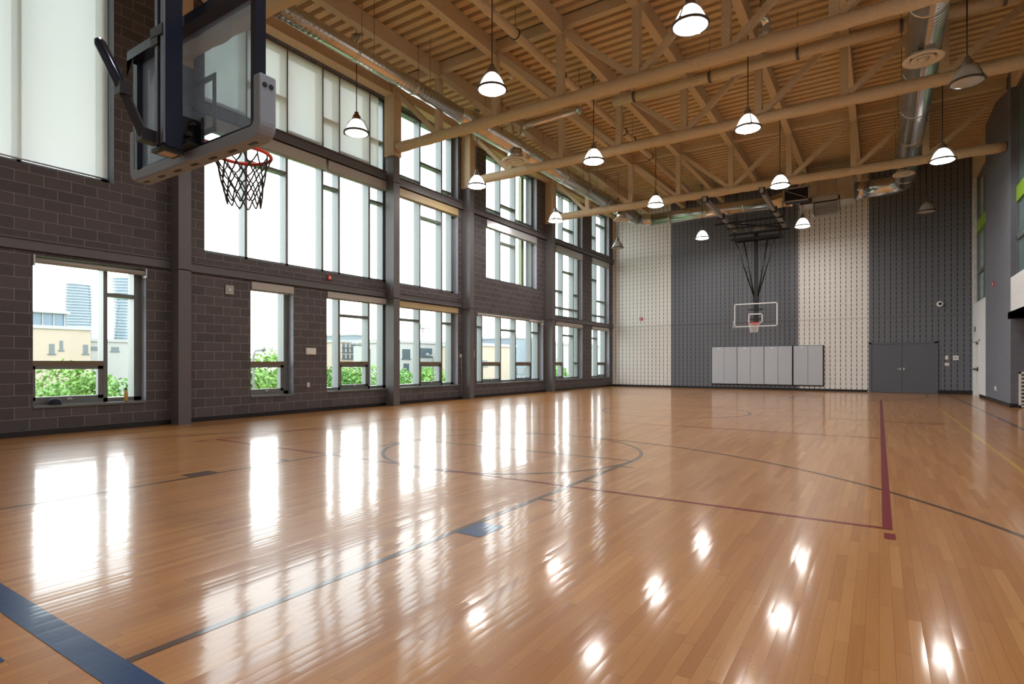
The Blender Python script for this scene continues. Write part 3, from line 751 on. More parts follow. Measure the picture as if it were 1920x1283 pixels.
# pipes
t = thing('roof_pipe', (-7.05, 13, 8.85), 'tan sprayed pipe running lengthwise between the roof beams', 'pipe')
part('pipe', MB().tube([(-7.05, YN+.2, 8.85), (-7.05, YF-.3, 8.85)], .105, 14), 'fire', t)
for y in (7.5, 9.1, 11.0, 13.3, 14.3, 16.9, 17.6, 18.4, 20.2):
    ring = [(-7.05+.12*math.cos(2*PI*i/18), y, 8.85+.12*math.sin(2*PI*i/18)) for i in range(18)]
    part('clamp', MB().tube(ring, .018, 6, closed=True).tube([(-7.05, y, 8.97), (-7.05, y, ZD)], .007, 6), 'ring', t)
t = thing('roof_pipe', (-8.3, 14.75, 8.5), 'short silver pipe with an elbow crossing from the window-side duct', 'pipe')
part('pipe', MB().tube([(-9.2, 14.75, 8.25), (-9.2, 14.75, 8.35)]+arc3((-9.05, 14.75, 8.38), .15, (-1,0,0), (0,0,1), 0, 90, 6)+[(-7.2, 14.75, 8.55)], .085, 14), 'duct', t)
part('flange', MB().tube([(-7.3, 14.75, 8.55), (-7.2, 14.75, 8.55)], .12, 16), 'alu_light', t)
t = thing('roof_pipe', (-2.5, 14.75, 8.5), 'tan sprayed pipe crossing the roof between second and third trusses', 'pipe')
part('pipe', MB().tube([(-6.2, 14.75, 8.5), (2.9, 14.75, 8.5)], .12, 14), 'fire', t)
for x in (-5.6, -3.6, -1.6, .4, 2.1): part('clamp', MB().tube([(x-.03, 14.75, 8.5), (x+.03, 14.75, 8.5)], .14, 16).tube([(x, 14.75, 8.6), (x, 14.75, ZD)], .007, 6), 'ring', t)
t = thing('roof_pipe', (-2.2, 12.9, 8.4), 'small silver pipe elbow with valves high between the trusses', 'pipe')
part('pipe', MB().tube([(-2.15, 13.6, 9.4), (-2.15, 13.6, 8.95), (-2.1, 13.65, 8.8)], .09, 12), 'duct', t)
part('valve', MB().tube([(-2.1, 13.7, 8.75), (-2.5, 14.4, 8.7)], .08, 10).box(-2.6, -2.4, 14.2, 14.4, 8.55, 8.7), 'plate_grey', t)
def detector(x, y, lab, mat='plate', z=ZD):
    t = thing('ceiling_detector', (x, y, z), lab, 'detector', 'small detectors under the roof')
    part('stem', MB().tube([(x, y, z-.25), (x, y, z)], .012, 6), 'ring', t)
    part('head', MB().lathe([(.01, 0), (.075, -.01), (.085, -.06), (.05, -.1), (.001, -.11)], (x, y, z-.22), 18), mat, t)
detector(-7.55, 8.7, 'small white detector hanging under the deck near the top edge')
detector(-8.6, 13.2, 'small ivory detector left of a pair above the second truss')
detector(-8.3, 13.5, 'small ivory detector right of a pair above the second truss')
detector(-6.55, 17.6, 'small red detector above the third truss', 'red')

# ------------------------------------------------------------------ blinds
def blind(y0, y1, z0, z1, lab, mat='cassette', fabric=None, roller=False, brackets=True, bar=True, x=XL-.02):
    t = thing('roller_blind', (x, (y0+y1)/2, z0), lab, 'roller blind', 'roller blinds on the window wall')
    if roller:
        zc = (z0+z1)/2
        part('roller_tube', MB().tube([(x, y0, zc), (x, y1, zc)], (z1-z0)*.4, 14), 'cassette', t)
        bk = MB()
        for y in (y0, y1): bk.box(x-.06, x+.06, y-.012, y+.012, z0-.03, z1+.03)
        part('bracket', bk, 'alu_light', t)
    elif mat:
        part('cassette', MB().box(x-.1, x+.05, y0, y1, z0+.035, z1).box(x-.09, x+.055, y0, y1, z0+.03, z0+.045), mat, t)
        if bar: part('bottom_bar', MB().box(x-.08, x-.04, y0+.02, y1-.08, z0, z0+.028), 'alu_light', t)
    if fabric:
        fz0, fz1, fm = fabric
        part('fabric', MB().add([(x-.05,y0,fz0),(x-.05,y1,fz0),(x-.05,y1,fz1),(x-.05,y0,fz1)], [(0,1,2,3)]), fm, t)
        part('bottom_bar', MB().tube([(x-.05, y0, fz0), (x-.05, y1, fz0)], .018, 8), 'alu_light' if fm == 'fabric_dense' else 'alu', t)
    return t
blind(3.66, 5.42, 2.96, 3.08, 'bare silver roller blind tube atop the low window nearest the camera', roller=True)
blind(7.66, 8.77, 2.93, 3.13, 'short grey boxed blind atop the narrow low window')
blind(9.8, 11.98, 2.95, 3.13, 'grey boxed blind atop the low window left of the second column')
blind(12.36, 15.28, 2.93, 3.13, 'tan boxed blind atop the low window between second and third columns', 'cassette_tan')
blind(16.4, 19.9, 2.96, 3.09, 'longer grey roller atop the five-light low window', roller=True)
blind(19.98, 21.15, 2.94, 3.08, 'shorter grey roller atop the right end of the five-light low window', roller=True)
blind(22.32, 25.0, 2.93, 3.12, 'grey boxed blind atop the low window right of fourth column')
blind(26.1, 28.2, 2.93, 3.1, 'grey boxed blind atop the low window at the far corner')
blind(6.6, 9.75, 6.3, 6.58, 'grey boxed blind under the high beam, left of a pair in the big window', fabric=None)
blind(9.83, 11.95, 6.3, 6.58, 'grey boxed blind under the high beam, right of a pair in the big window')
blind(12.32, 15.28, 6.28, 6.54, 'olive tan boxed blind under the high beam between second and third columns', 'cassette_tan')
blind(16.98, 20.6, 6.26, 6.55, 'silver boxed blind atop the middle window right of third column', 'alu_light')
blind(22.32, 25.0, 6.25, 6.55, 'silver boxed blind atop the middle window right of fourth column', 'alu_light')
blind(26.12, 28.23, 6.3, 6.58, 'silver boxed blind atop the middle window at the far corner', 'alu_light')
seg = [6.62]+[m_ for m_ in MU1]+[11.8]
pos = ['leftmost', 'second from the left', 'third from the left', 'fourth from the left', 'fifth from the left', 'rightmost']
for i in range(6):
    t = blind(seg[i]+.015, seg[i+1]-.015, 6.9, 9.04, 'pale lowered shade in the high window, %s of six' % pos[i], mat=None, fabric=(6.95+(.0 if i != 5 else .02), 9.04, 'fabric'), x=XG+.07)
    if i < 5: part('guide_channel', MB().tube([(XG+.03, seg[i+1]-.003, 6.86), (XG+.03, seg[i+1]-.003, 9.04)], .011, 6).box(XG+.01, XG+.07, seg[i+1]-.014, seg[i+1]+.008, 6.85, 6.9), 'ring', t)
blind(1.0, 4.83, 4.7, 9.04, 'large bright lowered shade at the top left corner of the photo', mat=None, fabric=(4.74, 9.04, 'fabric_dense'), x=XG+.09)
blind(-1.15, .96, 4.7, 9.04, 'large bright lowered shade beyond the left edge', mat=None, fabric=(4.74, 9.04, 'fabric_dense'), x=XG+.09)

# ------------------------------------------------------------------ basketball hoops
def net_mb(c, r0, r1, h, rad, n=12, rows=5, skew=(0, 0)):
    mb = MB()
    def P(i, k):
        f = k/rows; r = r0+(r1-r0)*(f**.7)
        a = 2*PI*(i+.5*(k % 2))/n
        return Vector((c[0]+r*math.cos(a)+skew[0]*f*f, c[1]+r*math.sin(a)+skew[1]*f*f, c[2]-h*f+(random.uniform(-.012, .012) if k else 0)))
    pts = {(i, k): P(i, k) for i in range(n) for k in range(rows+1)}
    for k in range(rows):
        for i in range(n):
            a = pts[(i, k)]
            i2 = (i-1) % n if k % 2 == 0 else (i+1) % n
            for j in (i, i2):
                b = pts[(j, k+1)]; mid = (a+b)/2+Vector((0, 0, -.01))
                mb.tube([a, mid, b], rad, 5, caps=False)
            if k: mb.lathe([(.001, .009), (.009, 0), (.001, -.009)], a, 6)
    for i in range(n):
        a = pts[(i, 0)]; mb.tube([a+Vector((0,0,.0)), a+Vector((0, 0, .03))], rad, 5, caps=False)
    return mb
def ring_mb(c, R, r):
    mb = MB().tube([(c[0]+R*math.cos(2*PI*i/40), c[1]+R*math.sin(2*PI*i/40), c[2]) for i in range(40)], r, 8, closed=True)
    return mb
# near hoop, seen from behind
BX, BY, BZ = -4.62, 2.42, 2.88
t = thing('basketball_hoop', (BX, BY, BZ), 'near basketball hoop with glass backboard seen from behind at upper left', 'basketball hoop', 'basketball hoops')
hw = .915
part('glass_panel', MB().box(BX-hw+.03, BX+hw-.03, BY-.006, BY+.006, BZ+.07, BZ+1.06), 'board_glass', t)
f = MB()
f.box(BX-hw, BX-hw+.07, BY-.05, BY+.03, BZ+.05, BZ+1.08).box(BX+hw-.06, BX+hw, BY-.05, BY+.03, BZ+.05, BZ+1.08)
f.box(BX-hw, BX+hw, BY-.03, BY+.03, BZ+.04, BZ+.09)
part('board_frame', f, 'navy', t)
tf = MB().box(BX-hw, BX+hw, BY-.1, BY+.03, BZ+1.02, BZ+1.1)
tf.add([(BX-hw, BY-.1, BZ+1.02), (BX-hw+.11, BY-.1, BZ+1.02), (BX-hw, BY-.1, BZ+.88)], [(0,1,2),(2,1,0)])
part('top_frame', tf, 'navy', t)
# padding: a U along the lower edge
def rounded_pad():
    mb = MB(); o = .09; d0, d1 = BY-.055, BY+.075
    x0, x1 = BX-hw-.06, BX+hw+.06; zt = BZ+.42; rr = .11
    outer = [(x0, zt-.02), (x0+.02, zt)]; outer = []
    def arcp(cx, cz, r, a0, a1, n=6): return [(cx+r*math.cos(math.radians(a0+(a1-a0)*i/n)), cz+r*math.sin(math.radians(a0+(a1-a0)*i/n))) for i in range(n+1)]
    outer = [(x0, zt)]+arcp(x0+rr, BZ+rr-.03, rr, 180, 270)+arcp(x1-rr, BZ+rr-.03, rr, 270, 360)+[(x1, zt)]
    ix0, ix1, iz = x0+.085, x1-.085, BZ+.065; ir = .05
    inner = [(ix0, zt)]+arcp(ix0+ir, iz+ir, ir, 180, 270)+arcp(ix1-ir, iz+ir, ir, 270, 360)+[(ix1, zt)]
    n = len(outer); vs = []
    bev = .018
    for y, sc in ((d0, 1), (d1, 1)):
        for (x, z) in outer: vs.append((x, y, z))
        for (x, z) in inner: vs.append((x, y, z))
    fs = []
    for i in range(n-1):
        fs.append((i, i+1, n+i+1, n+i)); fs.append((2*n+i, 3*n+i, 3*n+i+1, 2*n+i+1))
        fs.append((i, 2*n+i, 2*n+i+1, i+1)); fs.append((n+i, n+i+1, 3*n+i+1, 3*n+i))
    fs += [(0, n, 3*n, 2*n), (n-1, 3*n-1, 4*n-1, 2*n-1)]
    mb.add(vs, fs, 0)
    return mb, n
pm, n_ = rounded_pad()
pd = part('edge_padding', pm, 'pad', t)
bv = pd.modifiers.new('bevel', 'BEVEL'); bv.width = .014; bv.segments = 3; bv.limit_method = 'ANGLE'; bv.angle_limit = math.radians(50)
sl = MB()
for k in range(7):
    x = BX-.8+k*.266; sl.box(x-.045, x+.045, BY-.005, BY+.02, BZ-.034, BZ-.026)
part('padding_slots', sl, 'base', pd)
vt = MB(); xe = BX+hw+.06
for y in (BY-.02, BY+.03): vt.tube([(xe-.006, y, BZ+.34), (xe+.006, y, BZ+.34)], .018, 12)
part('padding_vent', vt, 'base', pd)
sq = MB(); z0 = BZ+.17
for q in ((-.305, -.255, 0, .46), (.255, .305, 0, .46), (-.305, .305, 0, .05), (-.305, .305, .41, .46)): sq.box(BX+q[0], BX+q[1], BY+.007, BY+.011, z0+q[2], z0+q[3])
part('target_square', sq, 'target', t)
ms = MB().box(BX-.05, BX+.10, BY-.26, BY-.14, BZ+.02, ZD)
mst = part('mast', ms, 'navy', t)
for a, b in ((-.042, .0), (.045, .092)): part('mast_rail', MB().box(BX+a, BX+b, BY-.275, BY-.261, BZ+.04, ZD), 'mast_rail', mst, 'grey mast rail with painted highlights')
part('mast_collar', MB().box(BX-.09, BX+.085, BY-.285, BY-.13, BZ+.86, BZ+.94).box(BX-.085, BX+.02, BY-.285, BY-.2, BZ+.8, BZ+.87), 'black', mst)
part('mast_foot', MB().box(BX-.085, BX+.085, BY-.28, BY-.12, BZ-.01, BZ+.02).box(BX-.05, BX+.05, BY-.25, BY-.15, BZ-.016, BZ-.008, 1), ['black', 'pad_under'], mst)
br = MB(); br.box(BX-.16, BX+.16, BY-.14, BY-.01, BZ+.06, BZ+.08)
for x in (BX-.07, BX+.05): br.box(x, x+.02, BY-.2, BY-.01, BZ+.08, BZ+.3)
br.box(BX-.16, BX+.16, BY-.03, BY-.008, BZ+.06, BZ+.3).tube([(BX-.1, BY-.1, BZ+.15), (BX+.14, BY-.1, BZ+.15)], .018, 8).tube([(BX-.1, BY-.07, BZ+.24), (BX+.14, BY-.07, BZ+.24)], .014, 8)
part('mounting_bracket', br, 'black', t)
p0, p1, p2 = Vector((BX-.07, BY-.34, BZ+.1)), Vector((BX-.17, BY-.44, BZ+.44)), Vector((BX-.3, BY-.55, BZ+.8))
ac = MB().bar(p0, p1, .05, .06)
act = part('height_actuator', ac, 'black', t)
part('actuator_sleeve', MB().tube([p1+(p0-p1)*.02, p1+(p2-p1)*.05, p1+(p2-p1)*.92, p2], [.032, .04, .04, .03], 14), 'navy', act)
part('actuator_hinge', MB().box(BX-.13, BX-.03, BY-.37, BY-.24, BZ+.06, BZ+.15), 'black', act)
part('actuator_joint', MB().box(p1.x-.05, p1.x+.05, p1.y-.04, p1.y+.04, p1.z-.05, p1.z+.04), 'black', act)
RC = (BX, 2.83, 3.05)
part('rim', ring_mb(RC, .232, .016).box(BX-.09, BX+.09, BY+.012, BY+.03, 2.93, 3.06).box(BX-.08, BX+.08, BY+.03, 2.62, 3.035, 3.05), 'rim', t)
part('net', net_mb((RC[0], RC[1], RC[2]-.03), .222, .135, .40, .0068, skew=(.0, .02)), 'net_dark', t, 'dark grey net')
# far hoop, hung from the roof frame
FX, FY, FZ = -4.7, 27.5, 2.9
t = thing('basketball_hoop', (FX, FY, FZ), 'far basketball hoop hung on black struts in front of the charcoal band', 'basketball hoop', 'basketball hoops')
part('glass_panel', MB().box(FX-.9, FX+.9, FY-.006, FY+.006, FZ+.02, FZ+1.05), 'far_glass', t)
f = MB()
for q in ((-.915, -.87, 0, 1.07), (.87, .915, 0, 1.07), (-.915, .915, 0, .045), (-.915, .915, 1.025, 1.07)): f.box(FX+q[0], FX+q[1], FY-.015, FY+.02, FZ+q[2], FZ+q[3])
part('board_frame', f, 'white', t)
f = MB()
for q in ((-.305, -.255, .15, .6), (.255, .305, .15, .6), (-.305, .305, .15, .2), (-.305, .305, .55, .6)): f.box(FX+q[0], FX+q[1], FY-.014, FY-.007, FZ+q[2], FZ+q[3])
part('target_square', f, 'white', t)
RC = (FX, FY-.38, 3.05)
part('rim', ring_mb(RC, .228, .013).box(FX-.1, FX+.1, FY-.03, FY-.015, 2.93, 3.06).box(FX-.08, FX+.08, FY-.16, FY-.03, 3.035, 3.05), 'rim', t)
part('net', net_mb((RC[0], RC[1], RC[2]-.02), .222, .15, .40, .0055), 'net_white', t)
part('side_padding', MB().box(FX-.98, FX-.92, FY-.03, FY+.03, FZ-.04, FZ+.3), 'pad', t)
my = FY+.16
ms = part('mast', MB().box(FX-.1, FX+.1, my-.08, my+.08, FZ+.1, 4.35).box(FX-.08, FX+.08, my-.07, my+.07, 4.3, 7.3).box(FX-.3, FX+.3, FY+.02, my-.08, FZ+.3, FZ+.36).box(FX-.3, FX+.3, FY+.02, my-.08, FZ+.75, FZ+.81), 'black', t)
for xt, yt in ((-5.45, 26.8), (-3.75, 26.8), (-5.2, 27.55), (-4.2, 27.55)):
    part('strut', MB().tube([(FX+(.06 if xt > FX else -.06), my-.05, 4.2), (xt, yt, 6.8)], .03, 8), 'black', t)
part('sleeve', MB().box(FX-.12, FX+.12, my-.1, my+.1, 4.05, 4.35), 'black', t)
fr = MB()
fr.bar((-5.6, 26.8, 6.8), (-3.5, 26.8, 6.8), .1).bar((-5.7, 26.8, 7.02), (-3.2, 26.8, 7.02), .09).bar((-5.5, 27.6, 6.85), (-3.6, 27.6, 6.85), .09)
for x in (-5.45, -3.6): fr.bar((x, 26.75, 6.8), (x, 27.65, 6.83), .08)
for x in (-5.45, -3.6): fr.bar((x, 26.8, 6.8), (x, 26.8, 7.25), .07)
part('swing_frame', fr, 'black', t)
part('winch', MB().box(-4.7, -4.35, 26.9, 27.15, 7.1, 7.22).tube([(-4.55, 27.0, 7.22), (-4.55, 27.0, 7.33)], .06, 10).box(-4.34, -4.22, 26.92, 27.1, 7.05, 7.28), 'plate_grey', t, 'pale winch motor')
part('spring_bar', MB().tube([(-5.05, 26.6, 7.55), (-4.9, 27.2, 6.85)], .03, 8).lathe([(.001,.13),(.07,.1),(.08,0),(.05,-.1),(.001,-.12)], (-5.05, 26.6, 7.5), 12), 'plate_grey', t)
for x in (-5.4, -3.45):
    part('ceiling_rail', MB().bar((x, 21.35, 7.3), (x, 27.0, 7.2), .12, .16), 'plate_grey', t, 'grey steel rail')
    part('rail_clamp', MB().box(x-.1, x+.1, 21.4, 21.62, 7.2, 7.48), 'black', t)
    part('rail_clamp', MB().box(x-.12, x+.12, 24.0, 24.12, 7.12, 7.36), 'black', t)
part('cross_bar', MB().bar((-5.9, 25.0, 7.15), (-3.2, 25.0, 7.15), .08).bar((-5.6, 25.9, 7.1), (-3.3, 25.9, 7.1), .06).bar((-5.4, 25.0, 7.15), (-3.45, 27.0, 7.15), .05), 'black', t)
part('drop_hanger', MB().bar((-5.4, 26.9, 7.2), (-5.4, 26.9, ZP), .05).bar((-3.45, 26.9, 7.2), (-3.45, 26.9, ZP), .05), 'black', t)

# ------------------------------------------------------------------ wall pads
wp = [(-6.89, -5.73, 'leftmost silver wall pad under the far hoop'), (-5.71, -4.53, 'second silver wall pad from the left, with creased vinyl'),
      (-4.51, -3.34, 'third silver wall pad from the left, left of the dark gap'), (-3.28, -2.1, 'rightmost silver wall pad, right of the dark gap')]
for k, (a, b, lab) in enumerate(wp):
    t = thing('wall_pad', ((a+b)/2, YF-.05, .24), lab, 'wall pad', 'padded wall panels')
    part('backing_board', MB().box(a-.04, b+.04, YF-.03, YF-.004, .2, 2.05), 'black', t)
    mid = (a+b)/2
    for u, v in ((a, mid-.003), (mid+.003, b)):
        pp = MB().box(u, v, YF-.1, YF-.03, .25, 2.03); o = part('pad_cushion', pp, 'wallpad', t)
        bv = o.modifiers.new('bevel', 'BEVEL'); bv.width = .02; bv.segments = 3
    part('clip', MB().box(a+.28, a+.38, YF-.106, YF-.1, 1.93, 1.97), 'white', t)

# ------------------------------------------------------------------ small wall things
def plate(name, x, y, z, wy, wz, lab, cat, mat='plate', face='L', insert=None):
    """a small box on the window wall (L), far wall (F) or right wall (R)"""
    th = .03
    def bx(a, b, h0, h1, d0, d1):
        if face == 'L': return MB().box(XL+d0, XL+d1, y+a, y+b, z+h0, z+h1)
        if face == 'F': return MB().box(x+a, x+b, YF-d1, YF-d0, z+h0, z+h1)
        return MB().box(XR-d1, XR-d0, y+a, y+b, z+h0, z+h1)
    loc = {'L': (XL, y, z-wz/2), 'F': (x, YF, z-wz/2), 'R': (XR, y, z-wz/2)}[face]
    t = thing(name, loc, lab, cat)
    part('cover', bx(-wy/2, wy/2, -wz/2, wz/2, .001, th), mat, t)
    if insert: part(insert[0], bx(-wy*insert[2]/2, wy*insert[2]/2, -wz*insert[3]/2, wz*insert[3]/2, th, th+.012), insert[1], t)
    return t
plate('exhaust_plate', 0, 7.13, 2.88, .19, .2, 'square grey metal plate left of the narrow low window', 'wall plate', 'plate_grey', 'L', ('badge', 'white', .3, .2))
plate('notice_sign', 0, 9.28, 1.55, .3, .17, 'small white notice on the block wall between two low windows', 'sign', 'plate', 'L', ('printed_panel', 'white', .85, .75))
plate('power_outlet', 0, 9.2, .7, .07, .115, 'ivory power outlet below the white notice', 'power outlet', 'plate', 'L', ('socket_face', 'white', .5, .7))
plate('fire_strobe', 0, 9.86, 3.5, .13, .13, 'red fire strobe on the low beam under the big window', 'fire alarm', 'red', 'L', ('lens', 'white', .4, .45))
plate('light_switch', 0, 16.15, 1.57, .1, .22, 'ivory switch plate right of the third column', 'switch', 'plate', 'L', ('toggle', 'white', .4, .5))
t = plate('pull_cord_box', 0, 15.42, 1.5, .12, .14, 'grey pull cord box on the left of the third column', 'pull cord', 'plate_grey', 'L', ('knob', 'white', .5, .5))
part('cord', MB().tube([(XL+.05, 15.42, 1.43), (XL+.06, 15.44, .6), (XL+.05, 15.43, .12)], .008, 6), 'plate_grey', t)
plate('fire_strobe', -10.54, 0, 3.58, .14, .16, 'red fire strobe on the white band of the far wall', 'fire alarm', 'red', 'F', ('lens', 'white', .4, .4))
plate('wall_plate', 2.29, 0, 1.47, .1, .16, 'narrow white plate right of the double door, upper of two', 'wall plate', 'plate', 'F', ('insert', 'white', .5, .4))
plate('wall_plate', 2.3, 0, 1.2, .14, .12, 'white plate right of the double door, lower of two', 'wall plate', 'plate', 'F', ('insert', 'white', .5, .5))
plate('thermostat', 2.58, 0, 1.46, .17, .18, 'white square thermostat near the far right corner', 'thermostat', 'white', 'F', ('display', 'plate_grey', .5, .35))
plate('fire_strobe', 0, 23.7, 3.8, .16, .16, 'red fire strobe high on the charcoal pier', 'fire alarm', 'red', 'R', ('lens', 'white', .4, .4))
plate('power_outlet', 0, 23.3, .45, .08, .14, 'white power outlet low on the charcoal pier', 'power outlet', 'white', 'R', ('socket_face', 'plate', .5, .7))
plate('exit_plate', 0, 27.9, 2.55, .08, .2, 'small dark plate above the white door', 'wall plate', 'ring', 'R')
t = thing('security_camera', (2.07, YF-.05, 3.6), 'white round camera on the far wall above the double door', 'camera')
part('housing', MB().tube([(2.07, YF-.001, 3.65), (2.07, YF-.1, 3.65)], [.12, .1], 20), 'white', t)
part('lens', MB().tube([(2.07, YF-.1, 3.65), (2.07, YF-.115, 3.65)], .055, 16), 'dark', t)
t = thing('vent_grille', (3.61, PY0-.03, .03), 'white louvred vent grille at the foot of the alcove wall', 'vent grille')
g = MB().box(3.27, 3.32, PY0-.05, PY0-.002, .02, 1.0).box(3.9, 3.95, PY0-.05, PY0-.002, .02, 1.0).box(3.27, 3.95, PY0-.05, PY0-.002, .95, 1.0).box(3.27, 3.95, PY0-.05, PY0-.002, .02, .07)
part('frame', g, 'white', t)
for k in range(8): part('louvre', MB().bar((3.32, PY0-.03, .13+k*.105), (3.9, PY0-.03, .13+k*.105), .03, .045), 'white', t)

# things left on the window sill
t = thing('water_bottle', (XL-.06, 5.1, .512), 'yellow water bottle with dark cap on the first window sill', 'bottle')
part('body', MB().lathe([(.001,0),(.033,.003),(.035,.02),(.035,.15),(.028,.185),(.015,.21),(.014,.225)], (XL-.06, 5.1, .512), 18), 'bottle', t)
part('cap', MB().lathe([(.018,.215),(.018,.25),(.001,.252)], (XL-.06, 5.1, .512), 14), 'cap', t)
t = thing('sports_cap', (XL-.07, 3.98, .512), 'dark navy cap lying on the first window sill', 'cap')
cp = MB().lathe([(.1,0),(.098,.04),(.08,.085),(.045,.112),(.001,.12)], (XL-.07, 3.98, .512), 20); part('crown', cp, 'cap', t)
vz = MB(); vs = []; 
for i in range(9):
    a = math.radians(-150+i*15); vs.append((XL-.07+.095*math.cos(a)*.8, 3.98+.095*math.sin(a), .517)); vs.append((XL-.07+.1*math.cos(a)*.75, 3.98+.17*math.sin(a)-.01, .514))
vz.add(vs, [q for i in range(8) for q in ((2*i, 2*i+1, 2*i+3, 2*i+2), (2*i+2, 2*i+3, 2*i+1, 2*i))]); part('peak', vz, 'cap', t)

# ------------------------------------------------------------------ outside
GZ = -4.0
tag(MB().box(-330, -12.8, -80, 220, GZ-.3, GZ).build('ground', 'grass'), 'green ground outside the windows', None, None, 'structure')
def facade(name, x, y0, y1, z1, wins, lab, mat='cream', depth=12, cat='building', roofs=()):
    t = thing(name, (x-depth/2, (y0+y1)/2, GZ), lab, cat)
    part('wall', MB().box(x-depth, x, y0, y1, GZ, z1), mat, t)
    part('parapet', MB().box(x-depth-.15, x+.15, y0-.15, y1+.15, z1-.3, z1+.05), 'pale', t)
    for (a, b, c, d_) in wins:
        part('window', MB().box(x-.05, x+.04, a, b, c, d_).box(x-.02, x+.09, a-.12, b+.12, c-.12, c), 'far_win', t)
    return t
t = facade('cream_building', -73, 14, 27, 5.15, [(23.28, 23.74, 2.24, 3.26), (24.2, 24.48, 2.64, 3.63), (26.31, 26.76, 2.28, 3.26), (18.5, 19.2, 2.2, 3.3)], 'cream building with a glazed top storey outside the first window')
rf = MB().box(-82, -73.3, 14, 24.9, 5.15, 6.55)
part('glazed_storey', rf, 'tower_glass', t)
mm = MB().box(-82.3, -72.9, 13.8, 25.1, 6.5, 6.7)
for k in range(12): mm.box(-73.3, -73.15, 14.2+k*.95, 14.28+k*.95, 5.15, 6.5)
part('storey_frame', mm, 'pale', t)
facade('low_building', -78, 28.2, 33, 4.1, [(28.9, 29.6, 2.9, 3.2), (31, 31.8, 2.7, 3.2)], 'low pale building beside the cream building outside the first window', 'pale')
def tower(x, y, z1, r, lab, ph, tw):
    t = thing('twisted_tower', (x, y, GZ), lab, 'tower block', 'twisted towers on the skyline')
    core = MB(); sl = MB(); n = 24; H = z1-GZ; fl_ = 34
    def ring(z, s_):
        f = (z-GZ)/H; a = ph+tw*f; o = []
        for i in range(n):
            q = 2*PI*i/n; u, v = r*s_*math.cos(q), r*.68*s_*math.sin(q)
            o.append((x+u*math.cos(a)-v*math.sin(a), y+u*math.sin(a)+v*math.cos(a), z))
        return o
    vs = []
    for k in range(fl_+1): vs += ring(GZ+H*k/fl_, .94)
    core.add(vs, [(k*n+i, k*n+(i+1) % n, (k+1)*n+(i+1) % n, (k+1)*n+i) for k in range(fl_) for i in range(n)]+[tuple(fl_*n+i for i in range(n))], 0)
    for k in range(1, fl_+1):
        z = GZ+H*k/fl_; a = ring(z-.28, 1.04); b = ring(z, 1.04)
        sl.add(a+b, [(i, (i+1) % n, n+(i+1) % n, n+i) for i in range(n)]+[tuple(range(n))[::-1], tuple(n+i for i in range(n))])
    part('glass_core', core, 'tower_glass', t); part('balcony_slabs', sl, 'tower_slab', t)
tower(-220, 78, 27.0, 3.7, 'twisted tower on the skyline above the cream building', .2, 1.6)
tower(-220, 90.6, 30.6, 3.5, 'twisted tower seen in the right light of the first window', 1.4, 2.2)
facade('apartment_block', -64, 53.8, 57.6, 4.5, [(54.3+.75*i, 54.75+.75*i, z, z+.6) for i in range(4) for z in (1.9, 2.8, 3.5)], 'beige flats outside the window left of the second column')
t = facade('glass_tower', -80, 70.5, 74, 6.6, [], 'bluish round-topped tower behind the beige flats', 'blue_clad')
part('dome', MB().lathe([(1.5, 0), (1.35, .5), (.9, 1.0), (.001, 1.2)], (-81.6, 72.3, 6.6), 20), 'tower_slab', t)
t = facade('flat_roof_building', -64, 60.2, 64.6, 4.8, [(60.6, 63.8, 2.2, 3.6)], 'pale flat-roofed building with red brick panel beside the second column', 'pale')
part('brick_panel', MB().box(-64.05, -63.9, 61.0, 63.2, -1, 2.2), 'brick_red', t, 'red brick panel')
t = facade('white_building', -50, 51, 63, 4.1, [(55.1, 57.4, 2.1, 3.2), (51.8, 53.2, 1.8, 3.0), (52, 53, .2, 1.2)], 'white building outside the window between second and third columns', 'pale', 8)
t = thing('roof_tower', (-56, 62.3, 4.2), 'slim lattice tower behind the white building', 'tower')
lt = MB()
for dx in (-.6, .6):
    for dy in (-.6, .6): lt.bar((-56+dx, 62.3+dy, 4.15), (-56+dx, 62.3+dy, 7.1), .12)
lt.box(-56.9, -55.1, 61.4, 63.2, 6.3, 6.9); part('lattice', lt, 'pale', t)
facade('beige_building', -40, 54.5, 62.4, 3.6, [(55, 56, .9, 1.6)], 'beige building outside the five-light window', 'cream', 6)
t = facade('blue_grey_building', -40, 62.6, 67, 4.8, [(62.8, 65.8, -.1, .6)], 'blue grey building at the right end of the five-light window', 'blue_clad', 7)
facade('white_annex', -38, 68, 90, 4.2, [(70, 72, 1, 2), (76, 78, 1, 2)], 'pale building outside the windows of the far corner', 'pale')
def street_lamp(x, y, z, arm, lab):
    t = thing('street_lamp', (x, y, GZ), lab, 'street lamp', 'street lamps outside')
    part('pole', MB().tube([(x, y, GZ), (x, y, z-.25), (x, y+arm*.2, z-.05), (x, y+arm, z)], .05, 8), 'lamp_metal', t)
    part('lamp_head', MB().tube([(x, y+arm, z), (x, y+arm*1.25, z+.03), (x, y+arm*1.55, z)], [.04, .11, .05], 10), 'lamp_metal', t)
street_lamp(-24, 15.25, 1.85, .4, 'street lamp outside the narrow low window')
street_lamp(-24, 22.3, 2.25, -.9, 'street lamp outside the window left of the second column')
street_lamp(-24, 27.7, 1.75, -.45, 'street lamp outside the window between second and third columns')
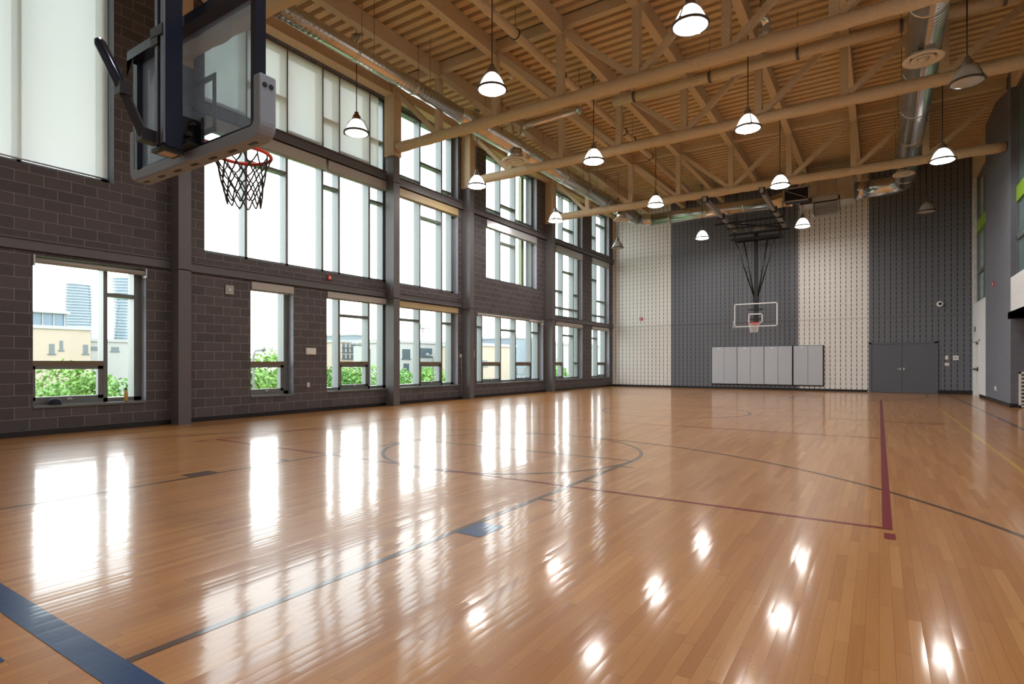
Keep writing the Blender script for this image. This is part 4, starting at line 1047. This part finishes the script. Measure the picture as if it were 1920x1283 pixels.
def make_tree(mat, n, seed):
    rnd = random.Random(seed)
    t = thing('leafy_tree', (0, 0, 0), 'tree', 'tree', 'trees outside the windows')
    cr = MB(); lobes = [(rnd.uniform(-1, 1)*1.1, rnd.uniform(-1, 1)*1.1, 3.2+rnd.uniform(-1.2, 1.3), rnd.uniform(.8, 1.3)) for _ in range(9)]
    for _ in range(n):
        lx, ly, lz_, lr = rnd.choice(lobes)
        d_ = Vector((rnd.gauss(0, 1), rnd.gauss(0, 1), rnd.gauss(0, 1))).normalized()*lr*rnd.uniform(.55, 1.05)
        c = Vector((lx, ly, lz_))+d_; s_ = rnd.uniform(.07, .15)
        a = Vector((rnd.gauss(0, 1), rnd.gauss(0, 1), rnd.gauss(0, 1))).normalized(); b = a.orthogonal().normalized()
        e = a.cross(b)
        cr.add([c-b*s_, c-e*s_*.6, c+b*s_, c+e*s_*.6], [(0, 1, 2, 3)])
    part('crown', cr, mat, t)
    part('trunk', MB().tube([(0,0,0),(.05,0,1.2),(0,.1,2.4),(.1,0,3.4)], [.16,.13,.1,.05], 8), 'bark', t)
    return t
trees = [make_tree('leaf', 5200, 3), make_tree('leaf2', 5200, 5)]
spots = [  # x, y, scale, label
    (-27, 7.6, .90, 'bushy tree outside the lower left light of the first window'), (-33, 11.6, .95, 'bushy tree filling the opening sash of the first window'),
    (-27, 12.2, .92, 'bushy tree behind the bottle on the first window sill'),
    (-27, 17.0, 1.06, 'tall green tree at the left of the narrow window view'), (-33, 18.6, 1.12, 'tall tree behind the others in the narrow window view'), (-33, 23.9, 1.08, 'tall tree at the right edge of the narrow window view'),
    (-27, 22.4, .93, 'green tree at the left of the window before the second column'), (-33, 29.2, .95, 'green tree in the middle light before the second column'),
    (-27, 27.2, .90, 'green tree in the right light before the second column'),
    (-27, 32.0, .88, 'green tree at the left of the window after the second column'), (-33, 38.0, .93, 'green tree in the middle light after the second column'),
    (-27, 37.2, .72, 'low hedge-like tree at the left of the five-light window'), (-33, 60.0, .90, 'low tree outside the window right of fourth column')]
for i, (x, y, s_, lab) in enumerate(spots):
    src = trees[i % 2]
    o = src if i < 2 else copy_tree(src)
    o.location = (x, y, GZ); o.scale = (s_, s_, s_); o.rotation_euler = (0, 0, i*1.3); o['label'] = lab
